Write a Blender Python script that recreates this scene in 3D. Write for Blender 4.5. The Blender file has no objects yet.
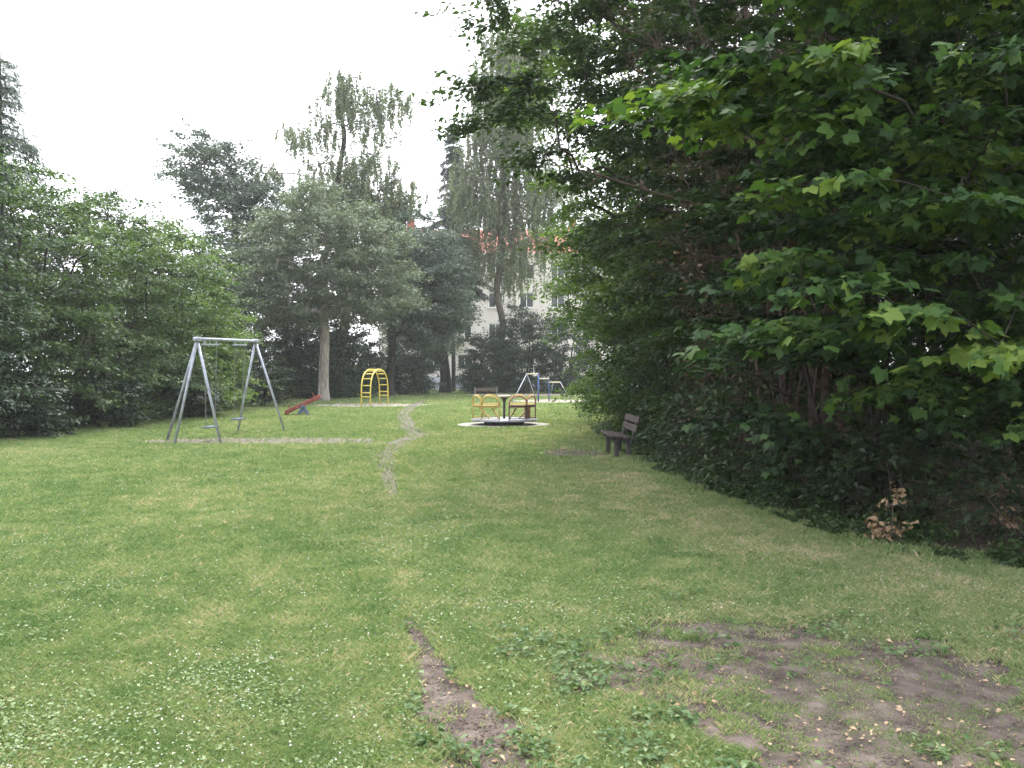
import bpy, bmesh, math
import numpy as np
from mathutils import Vector, Matrix
sc = bpy.context.scene
COL = sc.collection
rad = math.radians
F, HY, EYE = 890.0, 373.0, 1.6          # focal length in px, horizon row, eye height (used to lay out real ground positions)

# ------------------------------------------------------------------ camera, sky, sun, exposure
cam_d = bpy.data.cameras.new('camera'); cam = bpy.data.objects.new('camera', cam_d); COL.objects.link(cam)
cam_d.sensor_width = 36; cam_d.lens = 36 * F / 1024; cam_d.clip_start = 0.1; cam_d.clip_end = 3000
cam.location = (0, 0, EYE); cam.rotation_euler = (rad(90) - math.atan(11 / F), 0, 0)
sc.camera = cam
SUN_EL, SUN_AZ = 58, 8                 # azimuth measured from the view direction, positive = right
w = bpy.data.worlds.new('World'); sc.world = w; w.use_nodes = True
nt = w.node_tree; nt.nodes.clear()
sky = nt.nodes.new('ShaderNodeTexSky'); sky.sky_type = 'NISHITA'; sky.sun_disc = False
sky.sun_elevation = rad(SUN_EL); sky.sun_rotation = rad(SUN_AZ); sky.air_density = 1.0; sky.dust_density = 5.0
mx = nt.nodes.new('ShaderNodeMix'); mx.data_type = 'RGBA'; mx.inputs[0].default_value = 0.85
mx.inputs[7].default_value = (10.2, 10.35, 11.0, 1)     # the closed cloud layer
bg = nt.nodes.new('ShaderNodeBackground'); bg.inputs[1].default_value = 0.1
wo = nt.nodes.new('ShaderNodeOutputWorld')
nt.links.new(sky.outputs[0], mx.inputs[6]); nt.links.new(mx.outputs[2], bg.inputs[0]); nt.links.new(bg.outputs[0], wo.inputs[0])
sl = bpy.data.lights.new('sun', 'SUN'); sl.energy = 2.0; sl.angle = rad(20); sl.color = (1, 0.97, 0.92)
so = bpy.data.objects.new('sun', sl); COL.objects.link(so)
sd = Vector((math.sin(rad(SUN_AZ)) * math.cos(rad(SUN_EL)), math.cos(rad(SUN_AZ)) * math.cos(rad(SUN_EL)), math.sin(rad(SUN_EL))))
so.rotation_euler = sd.to_track_quat('Z', 'Y').to_euler(); so.location = sd * 50
vs = sc.view_settings; vs.view_transform = 'Standard'; vs.look = 'None'; vs.gamma = 1; vs.use_curve_mapping = False
vs.exposure = 1.8
cy = sc.cycles; cy.max_bounces = 6; cy.diffuse_bounces = 4; cy.transmission_bounces = 4; cy.glossy_bounces = 2; cy.transparent_max_bounces = 4
cy.use_denoising = True; cy.use_adaptive_sampling = True; cy.adaptive_threshold = 0.02; cy.caustics_reflective = False; cy.caustics_refractive = False; cy.volume_bounces = 1
try: cy.denoising_prefilter = 'ACCURATE'
except Exception: pass

# ------------------------------------------------------------------ helpers
def rs(seed): return np.random.default_rng(seed)
def G(px, py, z=0.0):                     # ground position seen at a pixel of the layout sketch
    Y = F * (EYE - z) / (py - HY); return np.array([(px - 512) * Y / F, Y])

def mesh_np(name, V, Fc, mats, rnd=None, smooth=False, mi=None):
    me = bpy.data.meshes.new(name)
    V = np.asarray(V, np.float32); Fc = np.asarray(Fc, np.int32); n, k = Fc.shape
    me.vertices.add(len(V)); me.vertices.foreach_set('co', V.ravel())
    me.loops.add(n * k); me.loops.foreach_set('vertex_index', Fc.ravel())
    me.polygons.add(n); me.polygons.foreach_set('loop_start', np.arange(0, n * k, k, dtype=np.int32))
    try: me.polygons.foreach_set('loop_total', np.full(n, k, np.int32))
    except Exception: pass
    if mi is not None: me.polygons.foreach_set('material_index', np.asarray(mi, np.int32))
    me.polygons.foreach_set('use_smooth', np.full(n, smooth, bool))
    me.update(calc_edges=True)
    if rnd is not None:
        a = me.attributes.new('rnd', 'FLOAT', 'FACE'); a.data.foreach_set('value', np.asarray(rnd, np.float32))
    for m in (mats if isinstance(mats, (list, tuple)) else [mats]): me.materials.append(m)
    return me
def link(name, me, parent=None):
    o = bpy.data.objects.new(name, me); COL.objects.link(o)
    if parent is not None: o.parent = parent
    return o
def tag(o, label=None, cat=None, group=None, kind=None):
    if label: o['label'] = label
    if cat: o['category'] = cat
    if group: o['group'] = group
    if kind: o['kind'] = kind
    return o
def empty(name, loc, label, cat, group=None, rz=0):
    o = bpy.data.objects.new(name, None); COL.objects.link(o); o.location = loc; o.rotation_euler = (0, 0, rz)
    o.empty_display_size = 0.2
    return tag(o, label, cat, group)

def hash2(ix, iy, s=0):
    h = (ix.astype(np.int64) * 374761393 + iy.astype(np.int64) * 668265263 + s * 974634777) & 0xffffffff
    h = ((h ^ (h >> 13)) * 1274126177) & 0xffffffff
    return ((h ^ (h >> 16)) & 0xffffff) / float(0xffffff)
def vnoise(x, y, s=0):
    ix = np.floor(x); iy = np.floor(y); fx = x - ix; fy = y - iy
    fx = fx * fx * (3 - 2 * fx); fy = fy * fy * (3 - 2 * fy)
    a = hash2(ix, iy, s); b = hash2(ix + 1, iy, s); c = hash2(ix, iy + 1, s); d = hash2(ix + 1, iy + 1, s)
    return (a * (1 - fx) + b * fx) * (1 - fy) + (c * (1 - fx) + d * fx) * fy
def fbm(x, y, s=0, o=4):
    t = 0; a = 0.5
    for i in range(o): t = t + a * vnoise(x * 2 ** i, y * 2 ** i, s + i * 17); a *= 0.5
    return t / (1 - 0.5 ** o)

# ------------------------------------------------------------------ materials
def new_mat(name):
    m = bpy.data.materials.new(name); m.use_nodes = True; t = m.node_tree; t.nodes.clear()
    out = t.nodes.new('ShaderNodeOutputMaterial'); return m, t, out
def N(t, kind, **kw):
    n = t.nodes.new(kind)
    for k, v in kw.items(): setattr(n, k, v)
    return n
def ramp(t, cols):
    r = t.nodes.new('ShaderNodeValToRGB'); el = r.color_ramp.elements
    el[0].position = cols[0][0]; el[0].color = (*cols[0][1], 1); el[1].position = cols[-1][0]; el[1].color = (*cols[-1][1], 1)
    for p, c in cols[1:-1]:
        e = el.new(p); e.color = (*c, 1)
    return r
def leaf_mat(name, cols, trans=0.35, rough=0.5, spec=0.35, tcol=(1.25, 1.35, 0.6), nscale=0.8, namt=0.5):
    m, t, out = new_mat(name)
    at = N(t, 'ShaderNodeAttribute', attribute_name='rnd')
    tc = N(t, 'ShaderNodeTexCoord'); nz = N(t, 'ShaderNodeTexNoise'); nz.inputs['Scale'].default_value = nscale; nz.inputs['Detail'].default_value = 2
    t.links.new(tc.outputs['Object'], nz.inputs['Vector'])
    # per leaf value shifted by slow clump noise
    m1 = N(t, 'ShaderNodeMath', operation='MULTIPLY_ADD'); m1.inputs[1].default_value = namt * 2; m1.inputs[2].default_value = -namt
    t.links.new(nz.outputs[0], m1.inputs[0])
    m2 = N(t, 'ShaderNodeMath', operation='ADD', use_clamp=True); t.links.new(at.outputs['Fac'], m2.inputs[0]); t.links.new(m1.outputs[0], m2.inputs[1])
    r = ramp(t, cols); t.links.new(m2.outputs[0], r.inputs[0])
    p = N(t, 'ShaderNodeBsdfPrincipled'); p.inputs['Roughness'].default_value = rough; p.inputs['Specular IOR Level'].default_value = spec
    t.links.new(r.outputs[0], p.inputs['Base Color'])
    tr = N(t, 'ShaderNodeBsdfTranslucent'); mm = N(t, 'ShaderNodeMix', data_type='RGBA', blend_type='MULTIPLY'); mm.inputs[0].default_value = 1
    mm.inputs[7].default_value = (*tcol, 1); t.links.new(r.outputs[0], mm.inputs[6]); t.links.new(mm.outputs[2], tr.inputs[0])
    mix = N(t, 'ShaderNodeMixShader'); mix.inputs[0].default_value = trans
    t.links.new(p.outputs[0], mix.inputs[1]); t.links.new(tr.outputs[0], mix.inputs[2]); t.links.new(mix.outputs[0], out.inputs[0])
    return m
def surf_mat(name, c1, c2, scale=8, rough=0.8, detail=5, metal=0.0, bump=0.0, bscale=None, lo=0.35, hi=0.65, spec=0.3, vec=(1, 1, 1), c3=None):
    m, t, out = new_mat(name)
    tc = N(t, 'ShaderNodeTexCoord'); mp = N(t, 'ShaderNodeMapping'); mp.inputs['Scale'].default_value = vec
    t.links.new(tc.outputs['Object'], mp.inputs[0])
    nz = N(t, 'ShaderNodeTexNoise'); nz.inputs['Scale'].default_value = scale; nz.inputs['Detail'].default_value = detail
    t.links.new(mp.outputs[0], nz.inputs['Vector'])
    r = ramp(t, [(lo, c1), (hi, c2)] if c3 is None else [(lo, c1), ((lo + hi) / 2, c2), (hi, c3)]); t.links.new(nz.outputs[0], r.inputs[0])
    p = N(t, 'ShaderNodeBsdfPrincipled'); p.inputs['Roughness'].default_value = rough; p.inputs['Metallic'].default_value = metal
    p.inputs['Specular IOR Level'].default_value = spec
    t.links.new(r.outputs[0], p.inputs['Base Color'])
    if bump:
        nb = N(t, 'ShaderNodeTexNoise'); nb.inputs['Scale'].default_value = bscale or scale * 3; nb.inputs['Detail'].default_value = 5
        t.links.new(mp.outputs[0], nb.inputs['Vector'])
        b = N(t, 'ShaderNodeBump'); b.inputs['Strength'].default_value = bump; b.inputs['Distance'].default_value = 0.02
        t.links.new(nb.outputs[0], b.inputs['Height']); t.links.new(b.outputs[0], p.inputs['Normal'])
    t.links.new(p.outputs[0], out.inputs[0]); return m

M = {}
M['maple'] = leaf_mat('maple_leaf', rough=.65, spec=.2, cols=[(0, (0.0142, 0.0317, 0.0152)), (0.45, (0.0283, 0.0634, 0.0202)), (0.8, (0.0557, 0.1089, 0.0253)), (1, (0.1214, 0.1782, 0.038))], trans=.35)
M['maple_dark'] = leaf_mat('maple_leaf_dark', rough=.65, spec=.2, cols=[(0, (0.0117, 0.0254, 0.0126)), (0.5, (0.0215, 0.045, 0.0176)), (1, (0.0439, 0.0831, 0.0245))], trans=.25)
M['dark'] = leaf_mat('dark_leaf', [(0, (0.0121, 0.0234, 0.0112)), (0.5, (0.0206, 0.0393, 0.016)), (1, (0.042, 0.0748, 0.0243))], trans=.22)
M['left'] = leaf_mat('hedge_leaf', [(0, (0.0219, 0.0407, 0.03)), (0.5, (0.0399, 0.0693, 0.0416)), (1, (0.0749, 0.1172, 0.0636))], trans=.3)  # leaf colour lifted a little in place of thicker haze
M['mid'] = leaf_mat('mid_leaf', [(0, (0.0162, 0.0324, 0.0126)), (0.5, (0.0306, 0.0594, 0.0198)), (1, (0.0585, 0.099, 0.0297))], trans=.28)
M['left_mid'] = leaf_mat('green_hedge_leaf', [(0, (0.033, 0.0605, 0.0308)), (0.5, (0.0638, 0.11, 0.0462)), (1, (0.121, 0.176, 0.077))], trans=.33)
M['bright'] = leaf_mat('bright_leaf', [(0, (0.0403, 0.0747, 0.0207)), (0.5, (0.0747, 0.1323, 0.0322)), (1, (0.138, 0.207, 0.0517))], trans=.4)
M['grey'] = leaf_mat('grey_leaf', [(0, (0.0693, 0.0945, 0.063)), (0.5, (0.1134, 0.1449, 0.0945)), (1, (0.1764, 0.2079, 0.1386))], trans=.3, tcol=(1.1, 1.2, .8))  # paler leaf tone makes up for the thin haze on far crowns
M['blue'] = leaf_mat('blue_leaf', [(0, (0.0472, 0.07, 0.0543)), (0.5, (0.0786, 0.1094, 0.082)), (1, (0.1257, 0.1605, 0.1146))], trans=.2, tcol=(1.1, 1.2, .9))  # raised leaf tone carries part of the distance haze
M['birch'] = leaf_mat('birch_leaf', [(0, (0.0875, 0.1125, 0.0625)), (0.5, (0.1375, 0.1688, 0.1)), (1, (0.2125, 0.2375, 0.15))], trans=.4, tcol=(1.1, 1.2, .8))
M['needle'] = leaf_mat('needle_leaf', [(0, (.02, .034, .028)), (.5, (.032, .052, .042)), (1, (.055, .075, .06))], trans=.1, tcol=(1, 1.1, .9))
M['yew'] = leaf_mat('yew_leaf', [(0, (0.0135, 0.0252, 0.0162)), (0.5, (0.0234, 0.0432, 0.0243)), (1, (0.045, 0.0765, 0.0405))], trans=.12)
M['dead'] = leaf_mat('withered_leaf', [(0, (0.03, 0.018, 0.0108)), (0.5, (0.072, 0.045, 0.027)), (1, (0.144, 0.102, 0.06))], trans=.25, tcol=(1.2, 1, .7))
M['pale_dead'] = leaf_mat('pale_withered_leaf', [(0, (0.1872, 0.1144, 0.0624)), (0.5, (0.3536, 0.2392, 0.1456)), (1, (0.52, 0.3952, 0.26))], trans=.3, tcol=(1.1, 1, .8))
M['weed'] = leaf_mat('weed_leaf', [(0, (0.0595, 0.1056, 0.032)), (0.5, (0.1275, 0.1936, 0.068)), (1, (0.255, 0.3168, 0.16))], trans=.3, rough=.45)
M['herb'] = leaf_mat('herb_leaf', [(0, (.045, .085, .03)), (.5, (.09, .145, .06)), (1, (.19, .25, .13))], trans=.3, rough=.6, spec=.15)
M['bark'] = surf_mat('bark', (.06, .05, .04), (.16, .135, .11), scale=9, rough=.95, bump=.8, vec=(1, 1, .25))
M['bark_light'] = surf_mat('grey_bark', (.16, .14, .12), (.34, .31, .27), scale=7, rough=.95, bump=.8, vec=(1, 1, .25))
M['bark_dark'] = surf_mat('dark_bark', (.014, .011, .010), (.038, .03, .026), scale=9, rough=.95, bump=.8, vec=(1, 1, .3))
M['bark_birch'] = surf_mat('birch_bark', (.09, .08, .08), (.6, .58, .55), scale=3, rough=.85, bump=.3, vec=(1, 1, 2.5), lo=.42, hi=.52)
M['twig'] = surf_mat('brown_twig', (.035, .024, .02), (.10, .07, .055), scale=12, rough=.9)

# ------------------------------------------------------------------ foliage geometry
def leaf_shape(kind):
    if kind == 'maple':
        pts = []
        for a, r in [(-168, .22), (-135, .72), (-116, .55), (-92, .70), (-62, .98), (-46, .62), (-26, .78), (0, 1.08), (26, .78), (46, .62), (62, .98), (92, .70), (116, .55), (135, .72), (168, .22)]:
            x = r * math.cos(rad(a)); y = r * math.sin(rad(a)); pts.append((x, y, -.24 * r * r + .05 * math.sin(3 * rad(a))))
        V = np.array([(0, 0, 0)] + pts); n = len(pts)
        Fc = np.array([(0, i + 1, (i + 1) % n + 1) for i in range(n - 1)]); V[:, :3] *= .5
        V[:, 0] += .1
        return V, Fc
    if kind == 'oval':        # folded pointed oval, 4 triangles
        V = np.array([(-.5, 0, 0), (0, 0, -.03), (.55, 0, -.14), (-.08, .3, .07), (-.08, -.3, .07)])
        Fc = np.array([(0, 1, 3), (1, 2, 3), (0, 4, 1), (1, 4, 2)]); return V, Fc
    if kind == 'diamond':     # two folded triangles
        V = np.array([(-.5, 0, 0), (.5, 0, -.1), (-.02, .36, .07), (-.02, -.36, .07)])
        return V, np.array([(0, 1, 2), (0, 3, 1)])
    if kind == 'needle':      # spray of needles: three slim blades
        V = np.array([(-.5, 0, 0), (.5, .0, -.06), (-.1, .13, .03), (-.3, .02, 0), (.35, .32, -.03), (-.02, .18, 0.05), (-.3, -.02, 0), (.35, -.32, -.03), (-.02, -.18, 0.05)])
        return V, np.array([(0, 1, 2), (3, 4, 5), (6, 7, 8)])
def unit(v): return v / np.maximum(np.linalg.norm(v, axis=-1, keepdims=True), 1e-9)
def leaves(name, P, fwd, nrm, size, rnd, kind, mat, parent=None):
    T, Fc = leaf_shape(kind)
    f = unit(fwd); n = unit(nrm - (nrm * f).sum(1, keepdims=True) * f); s = np.cross(n, f)
    V = P[:, None, :] + size[:, None, None] * (T[None, :, 0, None] * f[:, None] + T[None, :, 1, None] * s[:, None] + T[None, :, 2, None] * n[:, None])
    k = len(T); FF = Fc[None] + (np.arange(len(P)) * k)[:, None, None]
    me = mesh_np(name, V.reshape(-1, 3), FF.reshape(-1, 3), mat, np.repeat(rnd, len(Fc)))
    return link(name, me, parent)

def tubes(segs, sides=5):                 # segs: (N,8) p0 r0 p1 r1 -> verts, quads
    S = np.asarray(segs, float); p0 = S[:, 0:3]; r0 = S[:, 3]; p1 = S[:, 4:7]; r1 = S[:, 7]
    d = unit(p1 - p0); h = np.where(np.abs(d[:, 2:3]) < .9, np.array([[0, 0, 1.]]), np.array([[1., 0, 0]]))
    u = unit(np.cross(d, h)); v = np.cross(d, u); a = np.arange(sides) * 2 * math.pi / sides
    ring = np.cos(a)[None, :, None] * u[:, None] + np.sin(a)[None, :, None] * v[:, None]
    e = d[:, None] * 0.15
    A = p0[:, None] + ring * r0[:, None, None] - e * r0[:, None, None]; B = p1[:, None] + ring * r1[:, None, None] + e * r1[:, None, None]
    V = np.concatenate([A, B], 1).reshape(-1, 3)
    i = np.arange(sides); j = (i + 1) % sides
    q = np.stack([i, j, j + sides, i + sides], 1)[None] + (np.arange(len(S)) * 2 * sides)[:, None, None]
    return V, q.reshape(-1, 4)

def poisson(sampler, n, dmin, R, tries=30):
    out = np.zeros((0, 3))
    for _ in range(tries):
        for p in sampler(n):
            if len(out) >= n: return out
            if len(out) == 0 or np.min(((out - p) ** 2).sum(1)) > dmin * dmin: out = np.vstack([out, p])
        dmin *= .94
    return out
def ell_sampler(ells, R, shell=.45):
    ells = [np.array(e, float) for e in ells]; vol = np.array([e[3] * e[4] * e[5] for e in ells]); pr = vol / vol.sum()
    def f(n):
        out = []
        idx = R.choice(len(ells), n, p=pr)
        for i in idx:
            e = ells[i]; d = R.normal(size=3); d /= np.linalg.norm(d); d *= (shell + (1 - shell) * R.random() ** .6)
            p = e[:3] + d * e[3:]
            if p[2] > .12: out.append(p)
        return out
    return f
def grow(base, height, targets, R, lean=(0, 0), stems=1, wob=.12, spread=.25, tw=1.0):
    """trunk(s) plus branches reaching every target; returns node positions, parents"""
    P = []; par = []
    for s in range(stems):
        b = np.array(base, float)
        off = np.array([R.normal() * spread, R.normal() * spread, 0]) * (stems > 1)
        n = max(4, int(height / .45)); ph = R.random(2) * 6
        last = -1 if s == 0 else 0
        for i in range(n + 1):
            t = i / n
            p = b + np.array([lean[0] * t ** 1.5, lean[1] * t ** 1.5, height * t]) + off * (.4 + 3 * t) * (stems > 1)
            p[:2] += wob * np.array([math.sin(ph[0] + 3.1 * t * height / 3) - math.sin(ph[0]), math.sin(ph[1] + 2.3 * t * height / 3) - math.sin(ph[1])])
            P.append(p); par.append(last); last = len(P) - 1
    order = np.argsort([np.linalg.norm((t - np.array(base))[:2]) + .2 * abs(t[2] - height * .5) for t in targets])
    P = np.array(P); par = list(par); tips = []
    for k in order:
        t = targets[k]; d = t - P; L = np.linalg.norm(d, axis=1)
        cost = L + .55 * np.maximum(0, -d[:, 2] + .15 * L) + np.where(P[:, 2] < min(.25 * height, t[2] * .5), 1.5, 0)
        j = int(np.argmin(cost)); a = P[j]; L = np.linalg.norm(t - a)
        n = max(2, int(L / .4)); last = j; sag = np.array([0, 0, .12 * L]); jit = R.normal(size=3) * .07 * L
        for i in range(1, n + 1):
            s = i / n; p = a * (1 - s) + t * s + (sag + jit) * math.sin(math.pi * s) + R.normal(size=3) * .025 * (i < n)
            P = np.vstack([P, p]); par.append(last); last = len(P) - 1
        tips.append((last, k))
    return P, np.array(par), tips
def skeleton_mesh(P, par, r_tip, r_base, rmin=.004, sides=6, expo=2.3):
    n = len(P); kids = np.zeros(n, int)
    for q in par:
        if q >= 0: kids[q] += 1
    acc = np.where(kids == 0, 1.0, 0.0)
    for i in range(n - 1, 0, -1):
        if par[i] >= 0: acc[par[i]] += acc[i]
    r = acc ** (1 / expo); r = r_tip + (r - 1) * (r_base - r_tip) / max(r[0] - 1, 1e-6)
    depth_taper = r
    # root flare
    z0 = P[0, 2]; fl = 1 + .45 * np.exp(-np.maximum(P[:, 2] - z0, 0) / (2.5 * r_base)); rr = np.where(r > .45 * r_base, r * fl, r)
    rr = np.maximum(rr, rmin)
    idx = np.array([i for i in range(n) if par[i] >= 0])
    seg = np.hstack([P[par[idx]], np.minimum(rr[par[idx]], rr[idx] * 1.35)[:, None], P[idx], rr[idx][:, None]])
    return seg, rr

def clump_leaves(C, rad_c, n_per, R, lsize, flat=.35, droop=.35, jitter=.35, tilt=.45, twigs=7, out_from=None, weight=None, fwd_down=.25, cvar=.25, ci_light=None):
    """leaves set along twigs that radiate from each bough end; returns P, fwd, nrm, size, rnd and twig segments"""
    m = len(C)
    ang = R.random((m, twigs)) * 2 * math.pi; el = (R.random((m, twigs)) - .35) * 1.1
    D = np.stack([np.cos(ang) * np.cos(el), np.sin(ang) * np.cos(el), np.sin(el) * flat * 1.8], -1)
    if out_from is not None:
        o = C - out_from; o[:, 2] *= .4; o = unit(o); D = D + .55 * o[:, None, :]
    D *= (.55 + .6 * R.random((m, twigs, 1)))
    ci = np.repeat(np.arange(m), n_per) if np.isscalar(n_per) else np.repeat(np.arange(m), n_per)
    K = len(ci); ti = R.integers(0, twigs, K); s = .12 + .95 * R.random(K) ** .75
    d = D[ci, ti]; rc = rad_c[ci]
    P = C[ci] + d * (s * rc)[:, None]; P[:, 2] -= droop * rc * s ** 2 * .6
    P += R.normal(size=(K, 3)) * np.array([1, 1, flat]) * (jitter * rc * .5)[:, None]
    fwd = unit(d) * .8 + R.normal(size=(K, 3)) * .55; fwd[:, 2] = fwd[:, 2] * .5 - fwd_down
    nrm = np.array([0, 0, 1.]) + R.normal(size=(K, 3)) * tilt
    size = lsize * (.42 + .95 * R.random(K)); rnd = np.clip(.5 + R.normal(size=K) * .22, 0, 1)
    rnd += (R.random(m) - .5)[ci] * cvar + (0 if ci_light is None else ci_light[ci])
    tips = C[:, None] + D * rad_c[:, None, None]; tips[:, :, 2] -= droop * rad_c[:, None] * .6
    seg = np.concatenate([np.repeat(C[:, None], twigs, 1).reshape(-1, 3), tips.reshape(-1, 3)], 1)
    return P, fwd, nrm, size, np.clip(rnd, 0, 1), seg

def make_tree(name, label, cat, base, height, ells, n_cl, dmin, r_cl, n_leaf, lsize, kind, lmat, bmat, seed, fwd_down=.25, cvar=.25, extra_bright=0.0, r_base=.15, r_tip=.01,
              stems=1, group=None, shell=.45, flat=.35, droop=.35, jitter=.35, tilt=.45, twigs=7, twig_r=0, extra=None, lean=(0, 0), clear=0, rel=True, wob=.12, spread=.25, bark_name='trunk', leaf_name='crown', holes=0.0, sides=6, rtw_pow=2.3):
    R = rs(seed); bx, by = base
    root = empty(name, (bx, by, 0), label, cat, group)
    C = poisson(ell_sampler(ells, R, shell), n_cl, dmin, R)
    C = C[C[:, 2] > clear]
    if extra is not None: C = np.vstack([C, np.array(extra, float) - (np.array([bx, by, 0]) if rel else 0)])
    n_ex = 0 if extra is None else len(extra)
    P, par, tips = grow((0, 0, -.05), height, C, R, lean=lean, stems=stems, wob=wob, spread=spread)
    seg, rr = skeleton_mesh(P, par, r_tip, r_base, sides=sides, expo=rtw_pow)
    V, Q = tubes(seg, sides)
    rc = r_cl * (.7 + .6 * R.random(len(C)))
    n_per = np.maximum(3, (n_leaf / len(C) * (rc / r_cl) ** 2)).astype(int)
    if holes: n_per = np.where(R.random(len(C)) < holes, 2, n_per)
    L = clump_leaves(C, rc, n_per, R, lsize, flat, droop, jitter, tilt, twigs, out_from=np.array([0, 0, height * .5]), fwd_down=fwd_down, cvar=cvar, ci_light=(np.arange(len(C)) >= len(C) - n_ex) * extra_bright)  # extra sprays lighter: their brightness is put into the leaf colour
    if twig_r:
        s = L[5]; keep = R.random(len(s)) < .8; s = s[keep]
        V2, Q2 = tubes(np.hstack([s[:, :3], np.full((len(s), 1), twig_r), s[:, 3:], np.full((len(s), 1), twig_r * .5)]), 3)
        V2q = Q2 + len(V); V = np.vstack([V, V2]); Q = np.vstack([Q, V2q])
    link(bark_name, mesh_np(bark_name, V, Q, bmat, smooth=True), root)
    ok = L[0][:, 2] > .04
    leaves(leaf_name, L[0][ok], L[1][ok], L[2][ok], L[3][ok], L[4][ok], kind, lmat, root)
    return root

def weeping_tree(name, label, cat, base, height, ells, n_cl, strands, slen, n_leaf, lsize, seed, lmat, bmat, r_base=.2, lean=(0, 0), dmin=1.0, group=None):
    """a birch: ascending limbs, long thin twigs hanging straight down with small leaves along them"""
    R = rs(seed); root = empty(name, (base[0], base[1], 0), label, cat, group)
    C = poisson(ell_sampler(ells, R, .2), n_cl, dmin, R)
    P, par, tips = grow((0, 0, -.05), height, C, R, lean=lean, wob=.25)
    seg, rr = skeleton_mesh(P, par, .02, r_base)
    m = len(C); S0 = np.repeat(C, strands, 0) + R.normal(size=(m * strands, 3)) * np.array([.7, .7, .35])
    Ls = slen * (.35 + .9 * R.random(len(S0))); sway = R.normal(size=(len(S0), 2)) * .12
    S1 = S0.copy(); S1[:, 2] -= Ls; S1[:, :2] += sway * Ls[:, None]
    S1[:, 2] = np.maximum(S1[:, 2], .6)
    V, Q = tubes(seg, 6)
    tw = np.hstack([S0, np.full((len(S0), 1), .010), S1, np.full((len(S0), 1), .005)])
    c2 = np.hstack([np.repeat(C, strands, 0), np.full((len(S0), 1), .014), S0, np.full((len(S0), 1), .010)])
    V2, Q2 = tubes(np.vstack([tw, c2]), 3)
    link('trunk', mesh_np('trunk', np.vstack([V, V2]), np.vstack([Q, Q2 + len(V)]), bmat, smooth=True), root)
    K = n_leaf; i = R.integers(0, len(S0), K); s = R.random(K) ** .8
    Pp = S0[i] * (1 - s[:, None]) + S1[i] * s[:, None] + R.normal(size=(K, 3)) * .07
    fwd = R.normal(size=(K, 3)) * .6; fwd[:, 2] -= .8
    leaves('crown', Pp, fwd, R.normal(size=(K, 3)), lsize * (.6 + .7 * R.random(K)), np.clip(.5 + R.normal(size=K) * .22, 0, 1), 'diamond', lmat, root)
    return root

def spruce(name, label, base, height, rbot, seed, lmat, zmin=2.0, lsize=.35, n_leaf=22000, cat='spruce', gap=.55, powr=.9, droop=.4):
    R = rs(seed); root = empty(name, (base[0], base[1], 0), label, cat)
    segs = []; zs = np.linspace(0, height, 14)
    for a, b in zip(zs[:-1], zs[1:]): segs.append([0, 0, a, .18 * (1 - a / height) + .02, 0, 0, b, .18 * (1 - b / height) + .02])
    A, B = [], []
    z = zmin
    while z < height - .3:
        t = (z - zmin) / (height - zmin); L0 = rbot * (1 - t) ** powr + .15
        for k in range(R.integers(4, 7)):
            a = R.random() * 6.283; L = L0 * (.6 + .5 * R.random()); p = np.array([0, 0, z])
            for q in range(3):
                s1 = (q + 1) / 3; e = np.array([math.cos(a) * L * s1, math.sin(a) * L * s1, z + (.12 * s1 - droop * s1 ** 2) * L])
                segs.append([*p, .035 * (1 - q / 3.2), *e, .035 * (1 - (q + 1) / 3.2)]); A.append(p); B.append(e); p = e
        z += gap * (.7 + .6 * R.random())
    V, Q = tubes(segs, 5); link('trunk', mesh_np('trunk', V, Q, M['bark_dark'], smooth=True), root)
    A = np.array(A); B = np.array(B); ln = np.linalg.norm(B - A, axis=1); i = R.choice(len(A), n_leaf, p=ln / ln.sum()); s = R.random(n_leaf)
    P = A[i] * (1 - s[:, None]) + B[i] * s[:, None]; d = unit(B[i] - A[i]); side = np.cross(d, np.array([0, 0, 1.]))
    q = R.normal(size=n_leaf); wd = .12 + .16 * rbot / 3
    P = P + side * (q * wd)[:, None]; P[:, 2] -= np.abs(R.normal(size=n_leaf)) * .22 + .0
    fwd = d * .6 + side * np.sign(q)[:, None] * .6 + R.normal(size=(n_leaf, 3)) * .3; fwd[:, 2] -= .5
    leaves('crown', P, fwd, R.normal(size=(n_leaf, 3)) * .5 + np.array([0, 0, 1.]), lsize * (.6 + .7 * R.random(n_leaf)), np.clip(.5 + R.normal(size=n_leaf) * .22, 0, 1), 'needle', lmat, root)
    return root

# ------------------------------------------------------------------ ground
def seg_dist(x, y, pts):
    """distance to a polyline with per-point half width, in units of the half width"""
    best = np.full(x.shape, 9e9)
    for (a, b) in zip(pts[:-1], pts[1:]):
        ax, ay, aw = a; bx, by, bw = b; dx, dy = bx - ax, by - ay; L = dx * dx + dy * dy + 1e-9
        t = np.clip(((x - ax) * dx + (y - ay) * dy) / L, 0, 1)
        d = np.hypot(x - ax - t * dx, y - ay - t * dy) / (aw + (bw - aw) * t); best = np.minimum(best, d)
    return best
def PP(*a): return [(*G(px, py), hw) for px, py, hw in a]
near_path = PP((409, 622, .05), (424, 655, .09), (434, 680, .10), (455, 705, .15), (480, 740, .21), (500, 775, .25)) + [(-.03, 2.6, .26)]
mid_path = PP((392, 497, .08), (389, 478, .12), (386, 455, .17), (398, 443, .2), (419, 435, .25), (409, 428, .22), (403, 416, .22), (412, 406, .25), (425, 400, .12))
worn_path = PP((392, 495, .16), (396, 540, .16), (404, 590, .12), (409, 625, .1), (425, 655, .16), (436, 690, .22), (470, 740, .3), (500, 775, .36))
def ellm(x, y, cx, cy, rx, ry): return np.hypot((x - cx) / rx, (y - cy) / ry)
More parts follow.
